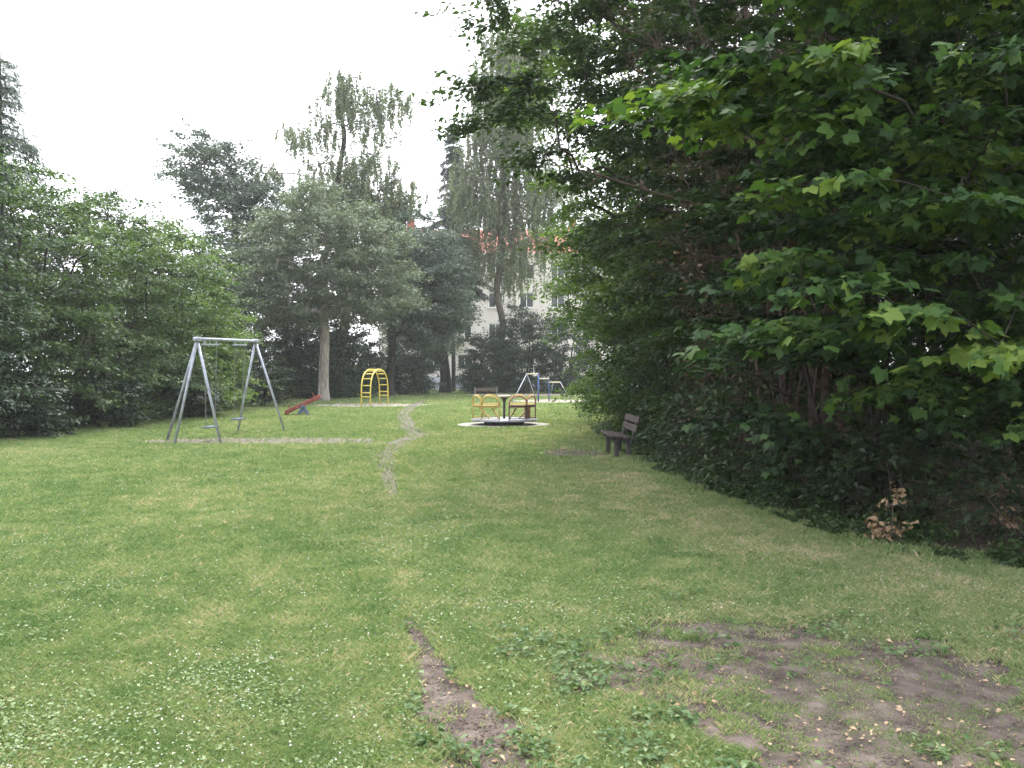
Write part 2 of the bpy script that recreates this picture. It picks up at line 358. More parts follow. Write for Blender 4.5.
def soilf(x, y):
    """> 0 inside bare earth; the value is a soft margin"""
    n = fbm(x * 2.2, y * 2.2, 3) - .5; n2 = fbm(x * 7, y * 7, 9) - .5
    f = 1 - seg_dist(x, y, near_path) + 1.0 * n + 1.3 * n2
    g = 1 - seg_dist(x, y, mid_path) + 1.2 * n + .8 * n2
    p = 1 - ellm(x, y, 1.68, 4.3, 1.15, 1.12) + 1.6 * n + 1.2 * n2 + .12
    return f, g, p
# where the planting on the right begins
EDGE = np.array([(5.2, 5.0), (4.35, 7.0), (3.45, 8.0), (3.05, 9.2), (2.6, 11.2), (2.45, 14), (2.45, 17), (2.4, 20), (2.45, 25), (3.2, 32), (4.6, 40), (5.5, 60), (6, 70)])
def edge_x(y): return np.interp(y, EDGE[:, 1], EDGE[:, 0])

m, t, out = new_mat('lawn_ground')
tc = N(t, 'ShaderNodeTexCoord')
def tex(scale, detail=4, vec=(1, 1, 1)):
    mp = N(t, 'ShaderNodeMapping'); mp.inputs['Scale'].default_value = vec; t.links.new(tc.outputs['Object'], mp.inputs[0])
    nz = N(t, 'ShaderNodeTexNoise'); nz.inputs['Scale'].default_value = scale; nz.inputs['Detail'].default_value = detail; t.links.new(mp.outputs[0], nz.inputs['Vector']); return nz
a = tex(.35, 5); b = tex(3.5, 6); c = tex(40, 3)
ra = ramp(t, [(.3, (.15, .20, .065)), (.5, (.18, .23, .078)), (.7, (.25, .27, .105))]); t.links.new(a.outputs[0], ra.inputs[0])
rb = ramp(t, [(.3, (.11, .15, .05)), (.55, (.19, .24, .10)), (.8, (.29, .28, .16))]); t.links.new(b.outputs[0], rb.inputs[0])
mixc = N(t, 'ShaderNodeMix', data_type='RGBA'); mixc.inputs[0].default_value = .5; t.links.new(ra.outputs[0], mixc.inputs[6]); t.links.new(rb.outputs[0], mixc.inputs[7])
rc_ = ramp(t, [(.3, (.6, .6, .6)), (.7, (1.25, 1.25, 1.25))]); t.links.new(c.outputs[0], rc_.inputs[0])
mul = N(t, 'ShaderNodeMix', data_type='RGBA', blend_type='MULTIPLY'); mul.inputs[0].default_value = 1; t.links.new(mixc.outputs[2], mul.inputs[6]); t.links.new(rc_.outputs[0], mul.inputs[7])
p = N(t, 'ShaderNodeBsdfPrincipled'); p.inputs['Roughness'].default_value = .95; p.inputs['Specular IOR Level'].default_value = .1
t.links.new(mul.outputs[2], p.inputs['Base Color'])
bp = N(t, 'ShaderNodeBump'); bp.inputs['Strength'].default_value = .6; bp.inputs['Distance'].default_value = .03; t.links.new(c.outputs[0], bp.inputs['Height']); t.links.new(bp.outputs[0], p.inputs['Normal'])
t.links.new(p.outputs[0], out.inputs[0]); M['ground'] = m
M['soil'] = surf_mat('bare_soil', (.045, .036, .03), (.095, .073, .062), scale=7, rough=.95, bump=1.0, bscale=60, detail=8, c3=(.155, .127, .108), lo=.3, hi=.72)
M['litter'] = surf_mat('leaf_litter', (.035, .025, .018), (.09, .065, .045), scale=14, rough=.95, bump=1.0, bscale=50, detail=8)
M['sand'] = surf_mat('pale_sand', (.20, .18, .14), (.34, .30, .25), scale=3, rough=.95, bump=.5, bscale=30)
M['gravel'] = surf_mat('grey_gravel', (.085, .072, .06), (.16, .14, .12), scale=5, rough=.95, bump=.8, bscale=50, detail=8)

V = np.array([(-900, -60, 0), (900, -60, 0), (900, 1500, 0), (-900, 1500, 0)]); link('ground', mesh_np('ground', V, np.array([[0, 1, 2, 3]]), M['ground']))['kind'] = 'structure'
def sheet(name, fn, x0, x1, y0, y1, cell, mat, z=.004, relief=0):
    xs = np.arange(x0, x1, cell); ys = np.arange(y0, y1, cell); nx, ny = len(xs), len(ys)
    X, Y = np.meshgrid(xs, ys); Z = np.full_like(X, z) + relief * np.maximum(0, fbm(X * 9, Y * 9, 5) - .35)
    f = fn(X, Y); cc = (f[:-1, :-1] + f[1:, 1:] + f[:-1, 1:] + f[1:, :-1]) / 4
    jj, ii = np.nonzero(cc > 0); a = jj * nx + ii
    Q = np.stack([a, a + 1, a + nx + 1, a + nx], 1); used, inv = np.unique(Q, return_inverse=True)
    V = np.stack([X.ravel(), Y.ravel(), Z.ravel()], 1)[used]
    # jitter inner vertices so the rim is not stair-stepped
    h = np.stack([hash2(used, used * 3, 1), hash2(used, used * 7, 2)], 1) - .5; V[:, :2] += h * cell * .5
    o = link(name, mesh_np(name, V, inv.reshape(-1, 4), mat)); o['kind'] = 'structure'; return o
sheet('footpath', lambda x, y: soilf(x, y)[0] + .25, -1.2, .7, 2.4, 6.4, .022, M['soil'], relief=.02)
sheet('footpath', lambda x, y: soilf(x, y)[1] + .1, -6.5, -.8, 10.5, 62, .07, M['gravel'], relief=.01)
sheet('bare_earth', lambda x, y: soilf(x, y)[2] + .2, .2, 3.2, 2.6, 6.2, .022, M['soil'], relief=.03)
def strip(x, y): return 1 - np.maximum(np.abs(x + 5.65) / 2.95, np.abs(y - 20.9) / .85) ** 2 + 1.5 * (fbm(x * 1.3, y * 1.3, 4) - .5)
sheet('playground_gravel', strip, -9.5, -2.0, 19, 23, .09, M['gravel'])
sheet('bare_earth', lambda x, y: 1 - ellm(x, y, 1.25, 17.7, .75, .9) + 1.3 * (fbm(x * 2, y * 2, 8) - .5), 0, 2.6, 16, 20, .07, M['soil'])
sheet('sand_patch', lambda x, y: 1 - ellm(x, y, -7.0, 44.3, 3.0, 2.6) + .9 * (fbm(x, y, 6) - .5), -11, -3, 40, 48, .12, M['sand'])
sheet('sand_patch', lambda x, y: 1 - ellm(x, y, 2.2, 50.5, 2.2, 3.2) + .7 * (fbm(x, y, 7) - .5), -2, 5.5, 45, 56, .15, M['sand'])
sheet('sand_patch', lambda x, y: 1 - ellm(x, y, 1.2, 66, 4.6, 4.5) + .7 * (fbm(x, y, 2) - .5), -4, 7, 60, 73, .2, M['sand'])
sheet('soil_bed', lambda x, y: x - edge_x(y) - .10 + .9 * (fbm(x * 1.4, y * 1.4, 12) - .5), 1.8, 14, 5, 40, .11, M['litter'], z=.006)
sheet('soil_bed', lambda x, y: -x - np.interp(y, [15, 20, 27, 38, 46, 60], [12.2, 11.7, 10.9, 10.6, 10.4, 12]) + .9 * (fbm(x * 1.4, y * 1.4, 13) - .5), -22, -9.5, 15, 60, .2, M['litter'], z=.006)

# ------------------------------------------------------------------ grass
M['grass'] = leaf_mat('grass_blade', [(0, (0.0921, 0.1595, 0.063)), (0.35, (0.1719, 0.245, 0.1008)), (0.65, (0.2455, 0.2963, 0.1385)), (0.88, (0.3682, 0.3418, 0.2139)), (1, (0.5156, 0.4217, 0.3147))], trans=.4, rough=.6, spec=.2, tcol=(1.1, 1.15, .7), nscale=4, namt=.3)
def grass(n0, seed):
    R = rs(seed); Z0, Z1 = 2.9, 82
    # number density falls off as distance grows while blades stand for small tufts further out
    u = R.random(n0); e = -.35; Y = (Z0 ** e + u * (Z1 ** e - Z0 ** e)) ** (1 / e)
    X = (R.random(n0) * 2 - 1) * (.64 * Y + .6)
    f, g, pt = soilf(X, Y)
    s = np.maximum(np.maximum(f, g), pt - .05)
    keep = 1 / (1 + np.exp(np.clip((s + .12) * 6, -30, 30))) + .012
    keep = np.maximum(keep, (.36 * (fbm(X * 5, Y * 5, 31) > .50) + .05) * (pt > 0) * (f < 0)); keep = np.maximum(keep, .10 * (fbm(X * 6, Y * 6, 31) > .57) * (f > 0)); keep = np.maximum(keep, .2 * (g > 0))
    keep *= np.where(strip(X, Y) > 0, .12, 1); keep *= np.where(ellm(X, Y, 1.25, 17.7, .75, .9) < 1, .12, 1)
    keep *= np.where(ellm(X, Y, -.28, 27.4, 1.5, 1.5) < 1, 0, 1); keep *= np.where(ellm(X, Y, -7, 44.3, 3, 2.6) < 1, .1, 1)
    keep *= np.clip(1 - (X - edge_x(Y)) * 1.6, 0.02, 1)
    keep *= np.where(X < -13, .3, 1); keep *= np.where((ellm(X, Y, 2.2, 50.5, 2.2, 3.2) < 1) | (ellm(X, Y, 1.2, 66, 4.6, 4.5) < 1), .04, 1)
    k = R.random(n0) < keep; X = X[k]; Y = Y[k]; f = f[k]; pt = pt[k]; n = len(X)
    dist = Y / 5
    hmap = .55 + .9 * fbm(X * 1.1, Y * 1.1, 21, 3) * np.clip(fbm(X * 5, Y * 5, 22, 2) + .35, 0, 1.3)
    h = (.018 + .034 * R.random(n)) * hmap * (1 + .25 * np.maximum(0, dist - 1) ** .5)
    h *= np.where(np.maximum(f, pt) > .15, .6, 1); h = np.minimum(h, .05 * np.maximum(1, dist ** .4))
    wdt = (.0011 + .0014 * R.random(n)) * np.maximum(1, dist) ** .95 * np.where(np.maximum(f, pt) > .1, .65, 1)
    a = R.random(n) * 6.283; lean = np.clip(R.normal(size=(n, 2)), -1.6, 1.6) * .5 * h[:, None]
    side = np.stack([np.cos(a), np.sin(a)], 1) * wdt[:, None]
    V = np.zeros((n, 4, 3)); V[:, 0, 0] = X - side[:, 0]; V[:, 0, 1] = Y - side[:, 1]; V[:, 1, 0] = X + side[:, 0]; V[:, 1, 1] = Y + side[:, 1]
    V[:, 2, :2] = np.stack([X, Y], 1) + lean * .4 + side * .8; V[:, 2, 2] = h * .6
    V[:, 3, :2] = np.stack([X, Y], 1) + lean * 1.3; V[:, 3, 2] = h
    Fc = np.array([(0, 1, 2), (0, 2, 3)])[None] + (np.arange(n) * 4)[:, None, None]
    dry = np.clip(.42 + R.normal(size=n) * .19 + .5 * (fbm(X * .5, Y * .35, 41) - .5) + .6 * (fbm(X * 3.6, Y * 3.0, 43) - .5) + np.where(R.random(n) < .10, .4, 0) - np.where(R.random(n) < .12, .3, 0), 0, 1)
    worn = np.exp(-seg_dist(X, Y, worn_path) ** 2); dry = np.clip(dry + .14 * worn, 0, 1); h = h * (1 - .55 * worn)
    # the drier band in front of the planting on the right
    dry = np.clip(dry + .22 * np.exp(-((X - edge_x(Y) + .9) / .9) ** 2) * (Y < 14), 0, 1)
    me = mesh_np('grass', V.reshape(-1, 3), Fc.reshape(-1, 3), M['grass'], np.repeat(dry, 2))
    tag(link('grass', me), 'short mown lawn grass covering the playground ground', 'grass', kind='stuff')
grass(2500000, 11)

# ------------------------------------------------------------------ weeds, clover, fallen leaves on the lawn
def scatter(name, label, cat, n, dens, size, kind, mat, seed, z=(.01, .035), y0=2.9, y1=14, xw=.64, tilt=.35, exp_=-.6, flat_fwd=True, smax=1.0):
    R = rs(seed); u = R.random(n); Y = (y0 ** exp_ + u * (y1 ** exp_ - y0 ** exp_)) ** (1 / exp_); X = (R.random(n) * 2 - 1) * (xw * Y + .5)
    k = R.random(n) < dens(X, Y); X = X[k]; Y = Y[k]; n = len(X)
    P = np.stack([X, Y, z[0] + (z[1] - z[0]) * R.random(n)], 1); a = R.random(n) * 6.283
    fwd = np.stack([np.cos(a), np.sin(a), R.normal(size=n) * .2], 1); nrm = np.array([0, 0, 1.]) + R.normal(size=(n, 3)) * tilt
    sz = size * (.5 + R.random(n)) * np.clip(Y / 7, 1, 1.6)
    o = leaves(name, P, fwd, nrm, sz, np.clip(.5 + R.normal(size=n) * .25, 0, 1), kind, mat)
    return tag(o, label, cat, kind='stuff')
def soilmax(X, Y): f, g, p = soilf(X, Y); return np.maximum(f, np.maximum(g, p))
def clover_d(X, Y):
    base = np.clip((fbm(X * 1.3, Y * 1.3, 51) - .45) * 3.4, .16, 1) * np.clip(1.5 - Y / 9, .1, 1) * np.where(X < .8, 1, .6)
    return base * (soilmax(X, Y) < -.1) * (X < edge_x(Y) - .2)
scatter('clover', 'low clover and plantain leaves among the near lawn grass', 'clover', 220000, clover_d, .021, 'oval', M['weed'], 61, y1=14, z=(.018, .048), tilt=.5)
def weed_d(X, Y):
    s = soilmax(X, Y); edge = np.exp(-((s - .05) / .3) ** 2); patch = np.clip((fbm(X * 3.2, Y * 3.2, 71) - .50) * 8, 0, 1)
    return np.clip(edge * patch + .5 * patch * (np.hypot(X - 1.95, (Y - 5.0) * 1.4) < .75), 0, 1) * (X < edge_x(Y) - .1)
scatter('broad_weeds', 'broad leaved weeds growing round the bare earth patch', 'weed', 50000, weed_d, .036, 'oval', M['herb'], 62, y1=7, z=(.02, .07), tilt=.5)
M['petal'] = surf_mat('white_petal', (.40, .41, .33), (.66, .66, .58), scale=30, rough=.8)
def flower_balls(n, seed):
    R = rs(seed); y0, y1, e = 3.0, 24, -.35; u = R.random(n); Y = (y0 ** e + u * (y1 ** e - y0 ** e)) ** (1 / e); X = (R.random(n) * 2 - 1) * (.64 * Y + .5)
    d = np.clip((fbm(X * .7, Y * .7, 81) - .4) * 4, .05, 1) * np.where(X < -.3, 1, .3) * (soilmax(X, Y) < 0) * (X < edge_x(Y) - .3)
    k = R.random(n) < d; X = X[k]; Y = Y[k]; n = len(X)
    o = np.array([(0, 0, 1), (1, 0, 0), (.31, .95, 0), (-.81, .59, 0), (-.81, -.59, 0), (.31, -.95, 0), (0, 0, -.7)])
    Fc = np.array([(0, i + 1, (i + 1) % 5 + 1) for i in range(5)] + [(6, (i + 1) % 5 + 1, i + 1) for i in range(5)])
    s = (.003 + .0028 * R.random(n)) * np.clip(Y / 8, 1, 1.7); P = np.stack([X, Y, .03 + .025 * R.random(n)], 1)
    V = P[:, None] + o[None] * s[:, None, None]
    me = mesh_np('clover_blossoms', V.reshape(-1, 3), (Fc[None] + (np.arange(n) * 7)[:, None, None]).reshape(-1, 3), M['petal'])
    tag(link('clover_blossoms', me), 'tiny white clover blossoms dotted over the lawn', 'blossoms', kind='stuff')
flower_balls(17000, 63)
def crumbs(n, seed):
    R = rs(seed); Y = 2.9 + 3.6 * R.random(n); X = -1.2 + 4.6 * R.random(n); f, g, p = soilf(X, Y); k = np.maximum(f, p) > -.1 + .3 * R.random(n); X, Y = X[k], Y[k]; n = len(X)
    o = np.array([(1, 0, 0), (0, 1, 0), (-1, 0, 0), (0, -1, 0), (0, 0, 1), (0, 0, -1.)]); Fc = np.array([(0, 1, 4), (1, 2, 4), (2, 3, 4), (3, 0, 4)])
    V = (o[None] * (.6 + .8 * R.random((n, 6, 1)))); a = R.random(n) * 6.28; c, s_ = np.cos(a)[:, None], np.sin(a)[:, None]
    V = np.stack([V[..., 0] * c - V[..., 1] * s_, V[..., 0] * s_ + V[..., 1] * c, V[..., 2] * .6], -1) * (.003 + .009 * R.random(n) ** 3)[:, None, None] + np.stack([X, Y, np.full(n, .008)], 1)[:, None]
    tag(link('soil_crumbs', mesh_np('soil_crumbs', V.reshape(-1, 3), (Fc[None] + (np.arange(n) * 6)[:, None, None]).reshape(-1, 3), M['soil'])), 'crumbly earth and small stones on the bare ground', 'soil crumbs', kind='stuff')
crumbs(60000, 65)
scatter('fallen_leaves', 'small pale fallen leaves lying on the lawn and path', 'fallen leaves', 3200, lambda X, Y: np.clip(.3 + .8 * (soilmax(X, Y) > -.2), 0, 1), .024, 'oval', M['pale_dead'], 64, y1=16, z=(.012, .03), tilt=.4)

# ------------------------------------------------------------------ generic hard-surface helpers
class MB:
    def __init__(s): s.v = []; s.f = []
    def box(s, c, d, rz=0, bevel=0, mat=None):
        bm = bmesh.new(); bmesh.ops.create_cube(bm, size=1)
        for v in bm.verts: v.co = Vector((v.co.x * d[0], v.co.y * d[1], v.co.z * d[2]))
        if bevel: bmesh.ops.bevel(bm, geom=bm.edges[:] , offset=bevel, segments=1, affect='EDGES')
        T = Matrix.Translation(c) @ (mat if mat is not None else Matrix.Rotation(rz, 4, 'Z'))
        bm.verts.ensure_lookup_table(); o = len(s.v)
        s.v += [tuple(T @ v.co) for v in bm.verts]; s.f += [tuple(o + v.index for v in f.verts) for f in bm.faces]; bm.free(); return s
    def path(s, pts, r, sides=8, cap=True):
        pts = [Vector(p) for p in pts]; o = len(s.v); n = len(pts); u = None
        for i, p in enumerate(pts):
            d = (pts[min(i + 1, n - 1)] - pts[max(i - 1, 0)]).normalized()
            if u is None: u = d.cross(Vector((0, 0, 1)) if abs(d.z) < .9 else Vector((1, 0, 0))).normalized()
            else: u = (u - d * u.dot(d)).normalized()
            v = d.cross(u); ri = r[i] if isinstance(r, (list, tuple)) else r
            for k in range(sides):
                a = 2 * math.pi * k / sides; s.v.append(tuple(p + (u * math.cos(a) + v * math.sin(a)) * ri))
        for i in range(n - 1):
            for k in range(sides):
                a = o + i * sides + k; b = o + i * sides + (k + 1) % sides; s.f.append((a, b, b + sides, a + sides))
        if cap: s.f.append(tuple(o + k for k in range(sides))[::-1]); s.f.append(tuple(o + (n - 1) * sides + k for k in range(sides)))
        return s
    def lathe(s, prof, c=(0, 0, 0), n=24):
        o = len(s.v)
        for (r, z) in prof:
            for k in range(n): a = 2 * math.pi * k / n; s.v.append((c[0] + r * math.cos(a), c[1] + r * math.sin(a), c[2] + z))
        for i in range(len(prof) - 1):
            for k in range(n): a = o + i * n + k; b = o + i * n + (k + 1) % n; s.f.append((a, b, b + n, a + n))
        s.f.append(tuple(o + k for k in range(n))[::-1]); s.f.append(tuple(o + (len(prof) - 1) * n + k for k in range(n))); return s
    def build(s, name, mat, parent=None, smooth=False):
        me = bpy.data.meshes.new(name); me.from_pydata(s.v, [], s.f); me.update(); me.materials.append(mat)
        if smooth: me.polygons.foreach_set('use_smooth', [True] * len(me.polygons))
        return link(name, me, parent)

M['galv'] = surf_mat('weathered_grey_blue_steel', (.20, .225, .28), (.33, .355, .41), scale=6, rough=.5, metal=.25, spec=.5, c3=(.25, .23, .22), lo=.35, hi=.8)
M['chain'] = surf_mat('dull_chain', (.16, .16, .16), (.30, .29, .28), scale=30, rough=.6, metal=.5)
M['rubber'] = surf_mat('dark_blue_seat', (.05, .07, .10), (.10, .13, .17), scale=20, rough=.7)
M['red'] = surf_mat('faded_red_paint', (.15, .03, .028), (.24, .06, .05), scale=8, rough=.55, c3=(.30, .14, .12), lo=.35, hi=.8)
M['yellow'] = surf_mat('yellow_paint', (.48, .38, .05), (.62, .52, .10), scale=8, rough=.45, spec=.45)
M['old_yellow'] = surf_mat('worn_yellow_paint', (.30, .22, .06), (.48, .38, .12), scale=14, rough=.6, c3=(.20, .14, .08), lo=.35, hi=.8)
M['pink'] = surf_mat('worn_pink_red_paint', (.28, .11, .09), (.42, .24, .20), scale=14, rough=.6)
M['dull_blue'] = surf_mat('dull_blue_paint', (.06, .09, .15), (.13, .17, .25), scale=10, rough=.6)
M['bluep'] = surf_mat('blue_paint', (.04, .07, .19), (.08, .13, .27), scale=10, rough=.5)
M['brown_wood'] = surf_mat('weathered_brown_wood', (.10, .07, .06), (.22, .17, .14), scale=6, rough=.8, vec=(1, 6, 6), bump=.4)
M['grey_wood'] = surf_mat('weathered_grey_wood', (.035, .028, .025), (.085, .068, .06), scale=6, rough=.85, vec=(6, 1, 6), bump=.4)
M['concrete'] = surf_mat('concrete', (.20, .185, .165), (.34, .315, .285), scale=5, rough=.9, bump=.3)
M['cream'] = surf_mat('cream_paint', (.42, .38, .26), (.55, .51, .38), scale=9, rough=.6)
M['iron'] = surf_mat('dark_iron', (.03, .028, .03), (.08, .07, .07), scale=12, rough=.6, metal=.3)
M['plate'] = surf_mat('pale_steel_plate', (.26, .27, .31), (.42, .42, .46), scale=7, rough=.45, metal=.2)

# ------------------------------------------------------------------ swing
S = empty('swing_frame', (-7.07, 20, 0), 'grey blue steel swing frame with splayed legs and two hanging seats beside the left trees', 'swing')
A0 = np.array([0, 0, 2.36]); A1 = np.array([.12, 4.1, 2.47])
MB().path([A0 + (-.0, -.12, 0), A1 + (0, .12, 0)], .038, 10).build('top_beam', M['galv'], S, True)
for foot, top in (((-.52, 0, 0), A0), ((.52, 0, 0), A0), ((-1.15, 1.2, 0), A0), ((-.35, 4.05, 0), A1), ((.90, 4.15, 0), A1)):
    MB().path([top, foot], .031, 10).build('leg', M['galv'], S, True)
for A in (A0, A1): MB().box(A + (0, 0, 0), (.16, .16, .10), bevel=.02).build('joint_plate', M['galv'], S)
for (y0, y1, zt) in ((.42, 1.2, .34), (2.5, 3.25, .42)):
    tb = lambda y: A0 + (A1 - A0) * (y / 4.1)
    bar = MB().path([tb(y0 - .12) + (0, 0, -.12), tb(y1 + .12) + (0, 0, -.12)], .02, 8)
    for y in (y0, y1): bar.path([tb(y), tb(y) + (0, 0, -.13)], .018, 6)
    h = bar.build('hanger_bar', M['galv'], S)
    ym = (y0 + y1) / 2
    seat = MB().box((.02, ym, zt), (.2, (y1 - y0) * .86, .035), bevel=.012).build('swing_seat', M['rubber'], S)
    for y in (y0, y1):
        ys_ = ym + (y - ym) * .8; a = tb(y) + (0, 0, -.13); b = np.array([.02, ys_, zt + .01]); mbc = MB(); n = 34
        for i in range(n):
            p = a + (b - a) * (i / n); q = a + (b - a) * ((i + .9) / n); o = (.008, 0, 0) if i % 2 else (0, .008, 0)
            mbc.path([p - o, q - o], .0055, 4).path([p + np.array(o), q + np.array(o)], .0055, 4)
        mbc.build('chain', M['chain'], seat)

# ------------------------------------------------------------------ seesaw
sx, sy = G(303, 415.5); W = empty('seesaw', (sx, sy, 0), 'faded red plank seesaw tipped down to the left on a blue stand', 'seesaw', rz=rad(8))
L = 1.42; an = math.atan2(.60, 1.25); dv = np.array([math.cos(an) * 1, 0, math.sin(an)]); mid = np.array([0, 0, .42]); RM = Matrix.Rotation(-an, 4, 'Y')
MB().box(mid + (0, 0, .0), (2 * .72, .3, .15), bevel=.02, mat=RM).build('plank', M['red'], W)
for s in (-1, 1):
    c = mid + dv * .5 * s; n_ = np.array([-math.sin(an), 0, math.cos(an)])
    h = MB().path([c + n_ * .06 + (0, -.14, 0), c + n_ * .22 + (0, -.14, 0), c + n_ * .22 + (0, .14, 0), c + n_ * .06 + (0, .14, 0)], .013, 6).build('handle', M['red'], W)
MB().box(mid + dv * -.68 + (0, 0, -.06), (.12, .16, .10), bevel=.02, mat=RM).build('buffer', M['iron'], W)
st = MB()
for s in (-1, 1): st.path([(0, .17 * s, .4), (-.2, .2 * s, 0)], .035, 8).path([(0, .17 * s, .4), (.2, .2 * s, 0)], .035, 8)
st.path([(0, -.16, .36), (0, .16, .36)], .03, 8).box((0, 0, .22), (.2, .34, .22), bevel=.01)
st.build('stand', M['dull_blue'], W)

# ------------------------------------------------------------------ arch climber
CL = empty('arch_climber', (-6.95, 42.3, 0), 'bright yellow arched climbing ladder standing on the sand patch', 'climbing frame')
f0 = np.array([0, 0]); f1 = np.array([.42, 3.0]); perp = np.array([.22, -.03])
def arc(t): # 0..1 along the arch
    a = math.pi * t; s = (1 - math.cos(a)) / 2; z = 1.78 * math.sin(a) ** .42 if 0 < t < 1 else 0
    return np.array([*(f0 + (f1 - f0) * s), z])
ts = np.linspace(0, 1, 33)
for sgn in (-1, 1):
    MB().path([arc(t) + np.array([*perp * sgn, 0]) for t in ts], .033, 8).build('side_rail', M['yellow'], CL, True)
# rungs at even arc length
D = np.cumsum([0] + [np.linalg.norm(arc(ts[i + 1]) - arc(ts[i])) for i in range(32)])
for d in np.linspace(.28, D[-1] - .28, 15):
    t = np.interp(d, D, ts); c = arc(t)
    MB().path([c - np.array([*perp, 0]), c + np.array([*perp, 0])], .027, 8).build('rung', M['yellow'], CL, True)

# ------------------------------------------------------------------ merry-go-round
mc = np.array([-.24, 27.4, 0]); MG = empty('merry_go_round', mc, 'round playground carousel with yellow and pink arched railings on a pale disc', 'merry-go-round')
tag(MB().lathe([(1.47, -.02), (1.46, .012), (1.42, .02), (0, .022)], mc, 48).build('paving_disc', M['concrete']), kind='structure')
MB().lathe([(.98, .13), (1.02, .15), (1.02, .185), (.98, .2), (.1, .205)], n=40).build('platform', M['plate'], MG)
MB().lathe([(.62, .02), (.62, .10), (.14, .125)], n=20).build('bearing', M['iron'], MG)
MB().lathe([(.038, .2), (.038, .7), (.06, .78), (.12, .86)], n=16).build('centre_post', M['iron'], MG, True)
MB().lathe([(.18, .86), (.2, .87), (.2, .905), (.18, .915)], n=24).build('hand_wheel', M['cream'], MG)
def rail(a0, a1, mat, panel=False):
    """a curved seat section: posts, handrail, two arches on top, raking struts"""
    rr = .97; pt = lambda a, z, r=rr: (r * math.cos(a), r * math.sin(a), z)
    AN = np.linspace(a0, a1, 13)
    g = MB().path([pt(a, .62) for a in AN], .022, 8)
    for a in (a0, (a0 + a1) / 2, a1): g.path([pt(a, .2), pt(a, .62)], .018, 6)
    g.path([pt(a, .235) for a in AN], .014, 6)
    fr = g.build('railing', M['old_yellow'] if mat is M['old_yellow'] else M['iron'], MG, True)
    for q in range(2):
        b0 = a0 + (a1 - a0) * q / 2; b1 = b0 + (a1 - a0) / 2
        MB().path([pt(b0 + (b1 - b0) * (1 - math.cos(t)) / 2, .62 + .29 * math.sin(t) ** .7 if 0 < t < 3.14 else .62) for t in np.linspace(0, math.pi, 15)], .024, 6).build('arch', mat, fr, True)
        MB().path([pt((b0 + b1) / 2, .60, .9), pt(a0 + (a1 - a0) * (.15 + .7 * q), .22, .5)], .017, 6).build('strut', M['old_yellow'] if mat is M['old_yellow'] else M['iron'], fr)
    s = MB()
    V0 = len(s.v)
    for a in AN:
        for (r, z) in ((.95, .56), (.72, .56), (.72, .60), (.95, .60)): s.v.append(pt(a, z, r))
    for i in range(12):
        for k in range(4): a = i * 4 + k; b = i * 4 + (k + 1) % 4; s.f.append((a, b, b + 4, a + 4))
    s.f += [(0, 1, 2, 3), (51, 50, 49, 48)]
    s.build('seat', mat, MG)
    if panel:
        s = MB(); am = a0 + (a1 - a0) * .62
        for a in np.linspace(am - .16, am + .16, 5):
            for (r, z) in ((.90, .24), (.88, .24), (.88, .60), (.90, .60)): s.v.append(pt(a, z, r))
        for i in range(4):
            for k in range(4): a = i * 4 + k; b = i * 4 + (k + 1) % 4; s.f.append((a, b, b + 4, a + 4))
        s.f += [(0, 1, 2, 3), (19, 18, 17, 16)]; s.build('back_panel', M['pink'], MG)
rail(rad(190), rad(262), M['old_yellow']); rail(rad(279), rad(350), M['pink'], True)
rail(rad(10), rad(80), M['old_yellow']); rail(rad(100), rad(170), M['old_yellow'])

# ------------------------------------------------------------------ park bench (right) : long side along the hedge, seen from its end
BX, BY = 2.02, 17.1; B = empty('park_bench', (BX, BY, 0), 'weathered dark wooden park bench facing left at the edge of the hedge', 'bench', rz=rad(1.5)); B.scale = (.92, .92, .95)
for k in range(3): MB().box((-.19 + k * .13, .0, .43 + .012 * (2 - k)), (.11, 1.7, .04), bevel=.008).build('seat_plank', M['grey_wood'], B)
tl = Matrix.Rotation(rad(14), 4, 'Y')
for k in range(2): MB().box((.27 + k * .045, 0, .60 + k * .17), (.035, 1.7, .13), bevel=.008, mat=tl).build('back_plank', M['grey_wood'], B)
for s in (-1, 1):
    y = s * .62
    MB().box((-.10, y, .2), (.09, .07, .42), bevel=.01).box((.14, y, .2), (.09, .07, .42), bevel=.01).box((.02, y, .385), (.46, .06, .05), bevel=.008).build('leg', M['iron'], B)
    MB().box((.27, y, .57), (.05, .055, .5), bevel=.008, mat=tl).build('back_post', M['iron'], B)
# far low bench with pale posts
fx, fy = G(486, 394.2); FB = empty('low_bench', (fx, fy, 0), 'low reddish brown bench board between two pale posts by the dark bushes', 'bench')
MB().box((0, 0, .26), (1.55, .3, .06), bevel=.01).build('seat', M['brown_wood'], FB); MB().box((0, .16, .40), (1.55, .05, .16), bevel=.01).build('backrest', M['brown_wood'], FB)
for s in (-1, 1): MB().box((s * .82, .05, .25), (.08, .34, .5), bevel=.015).build('leg', M['concrete'], FB)

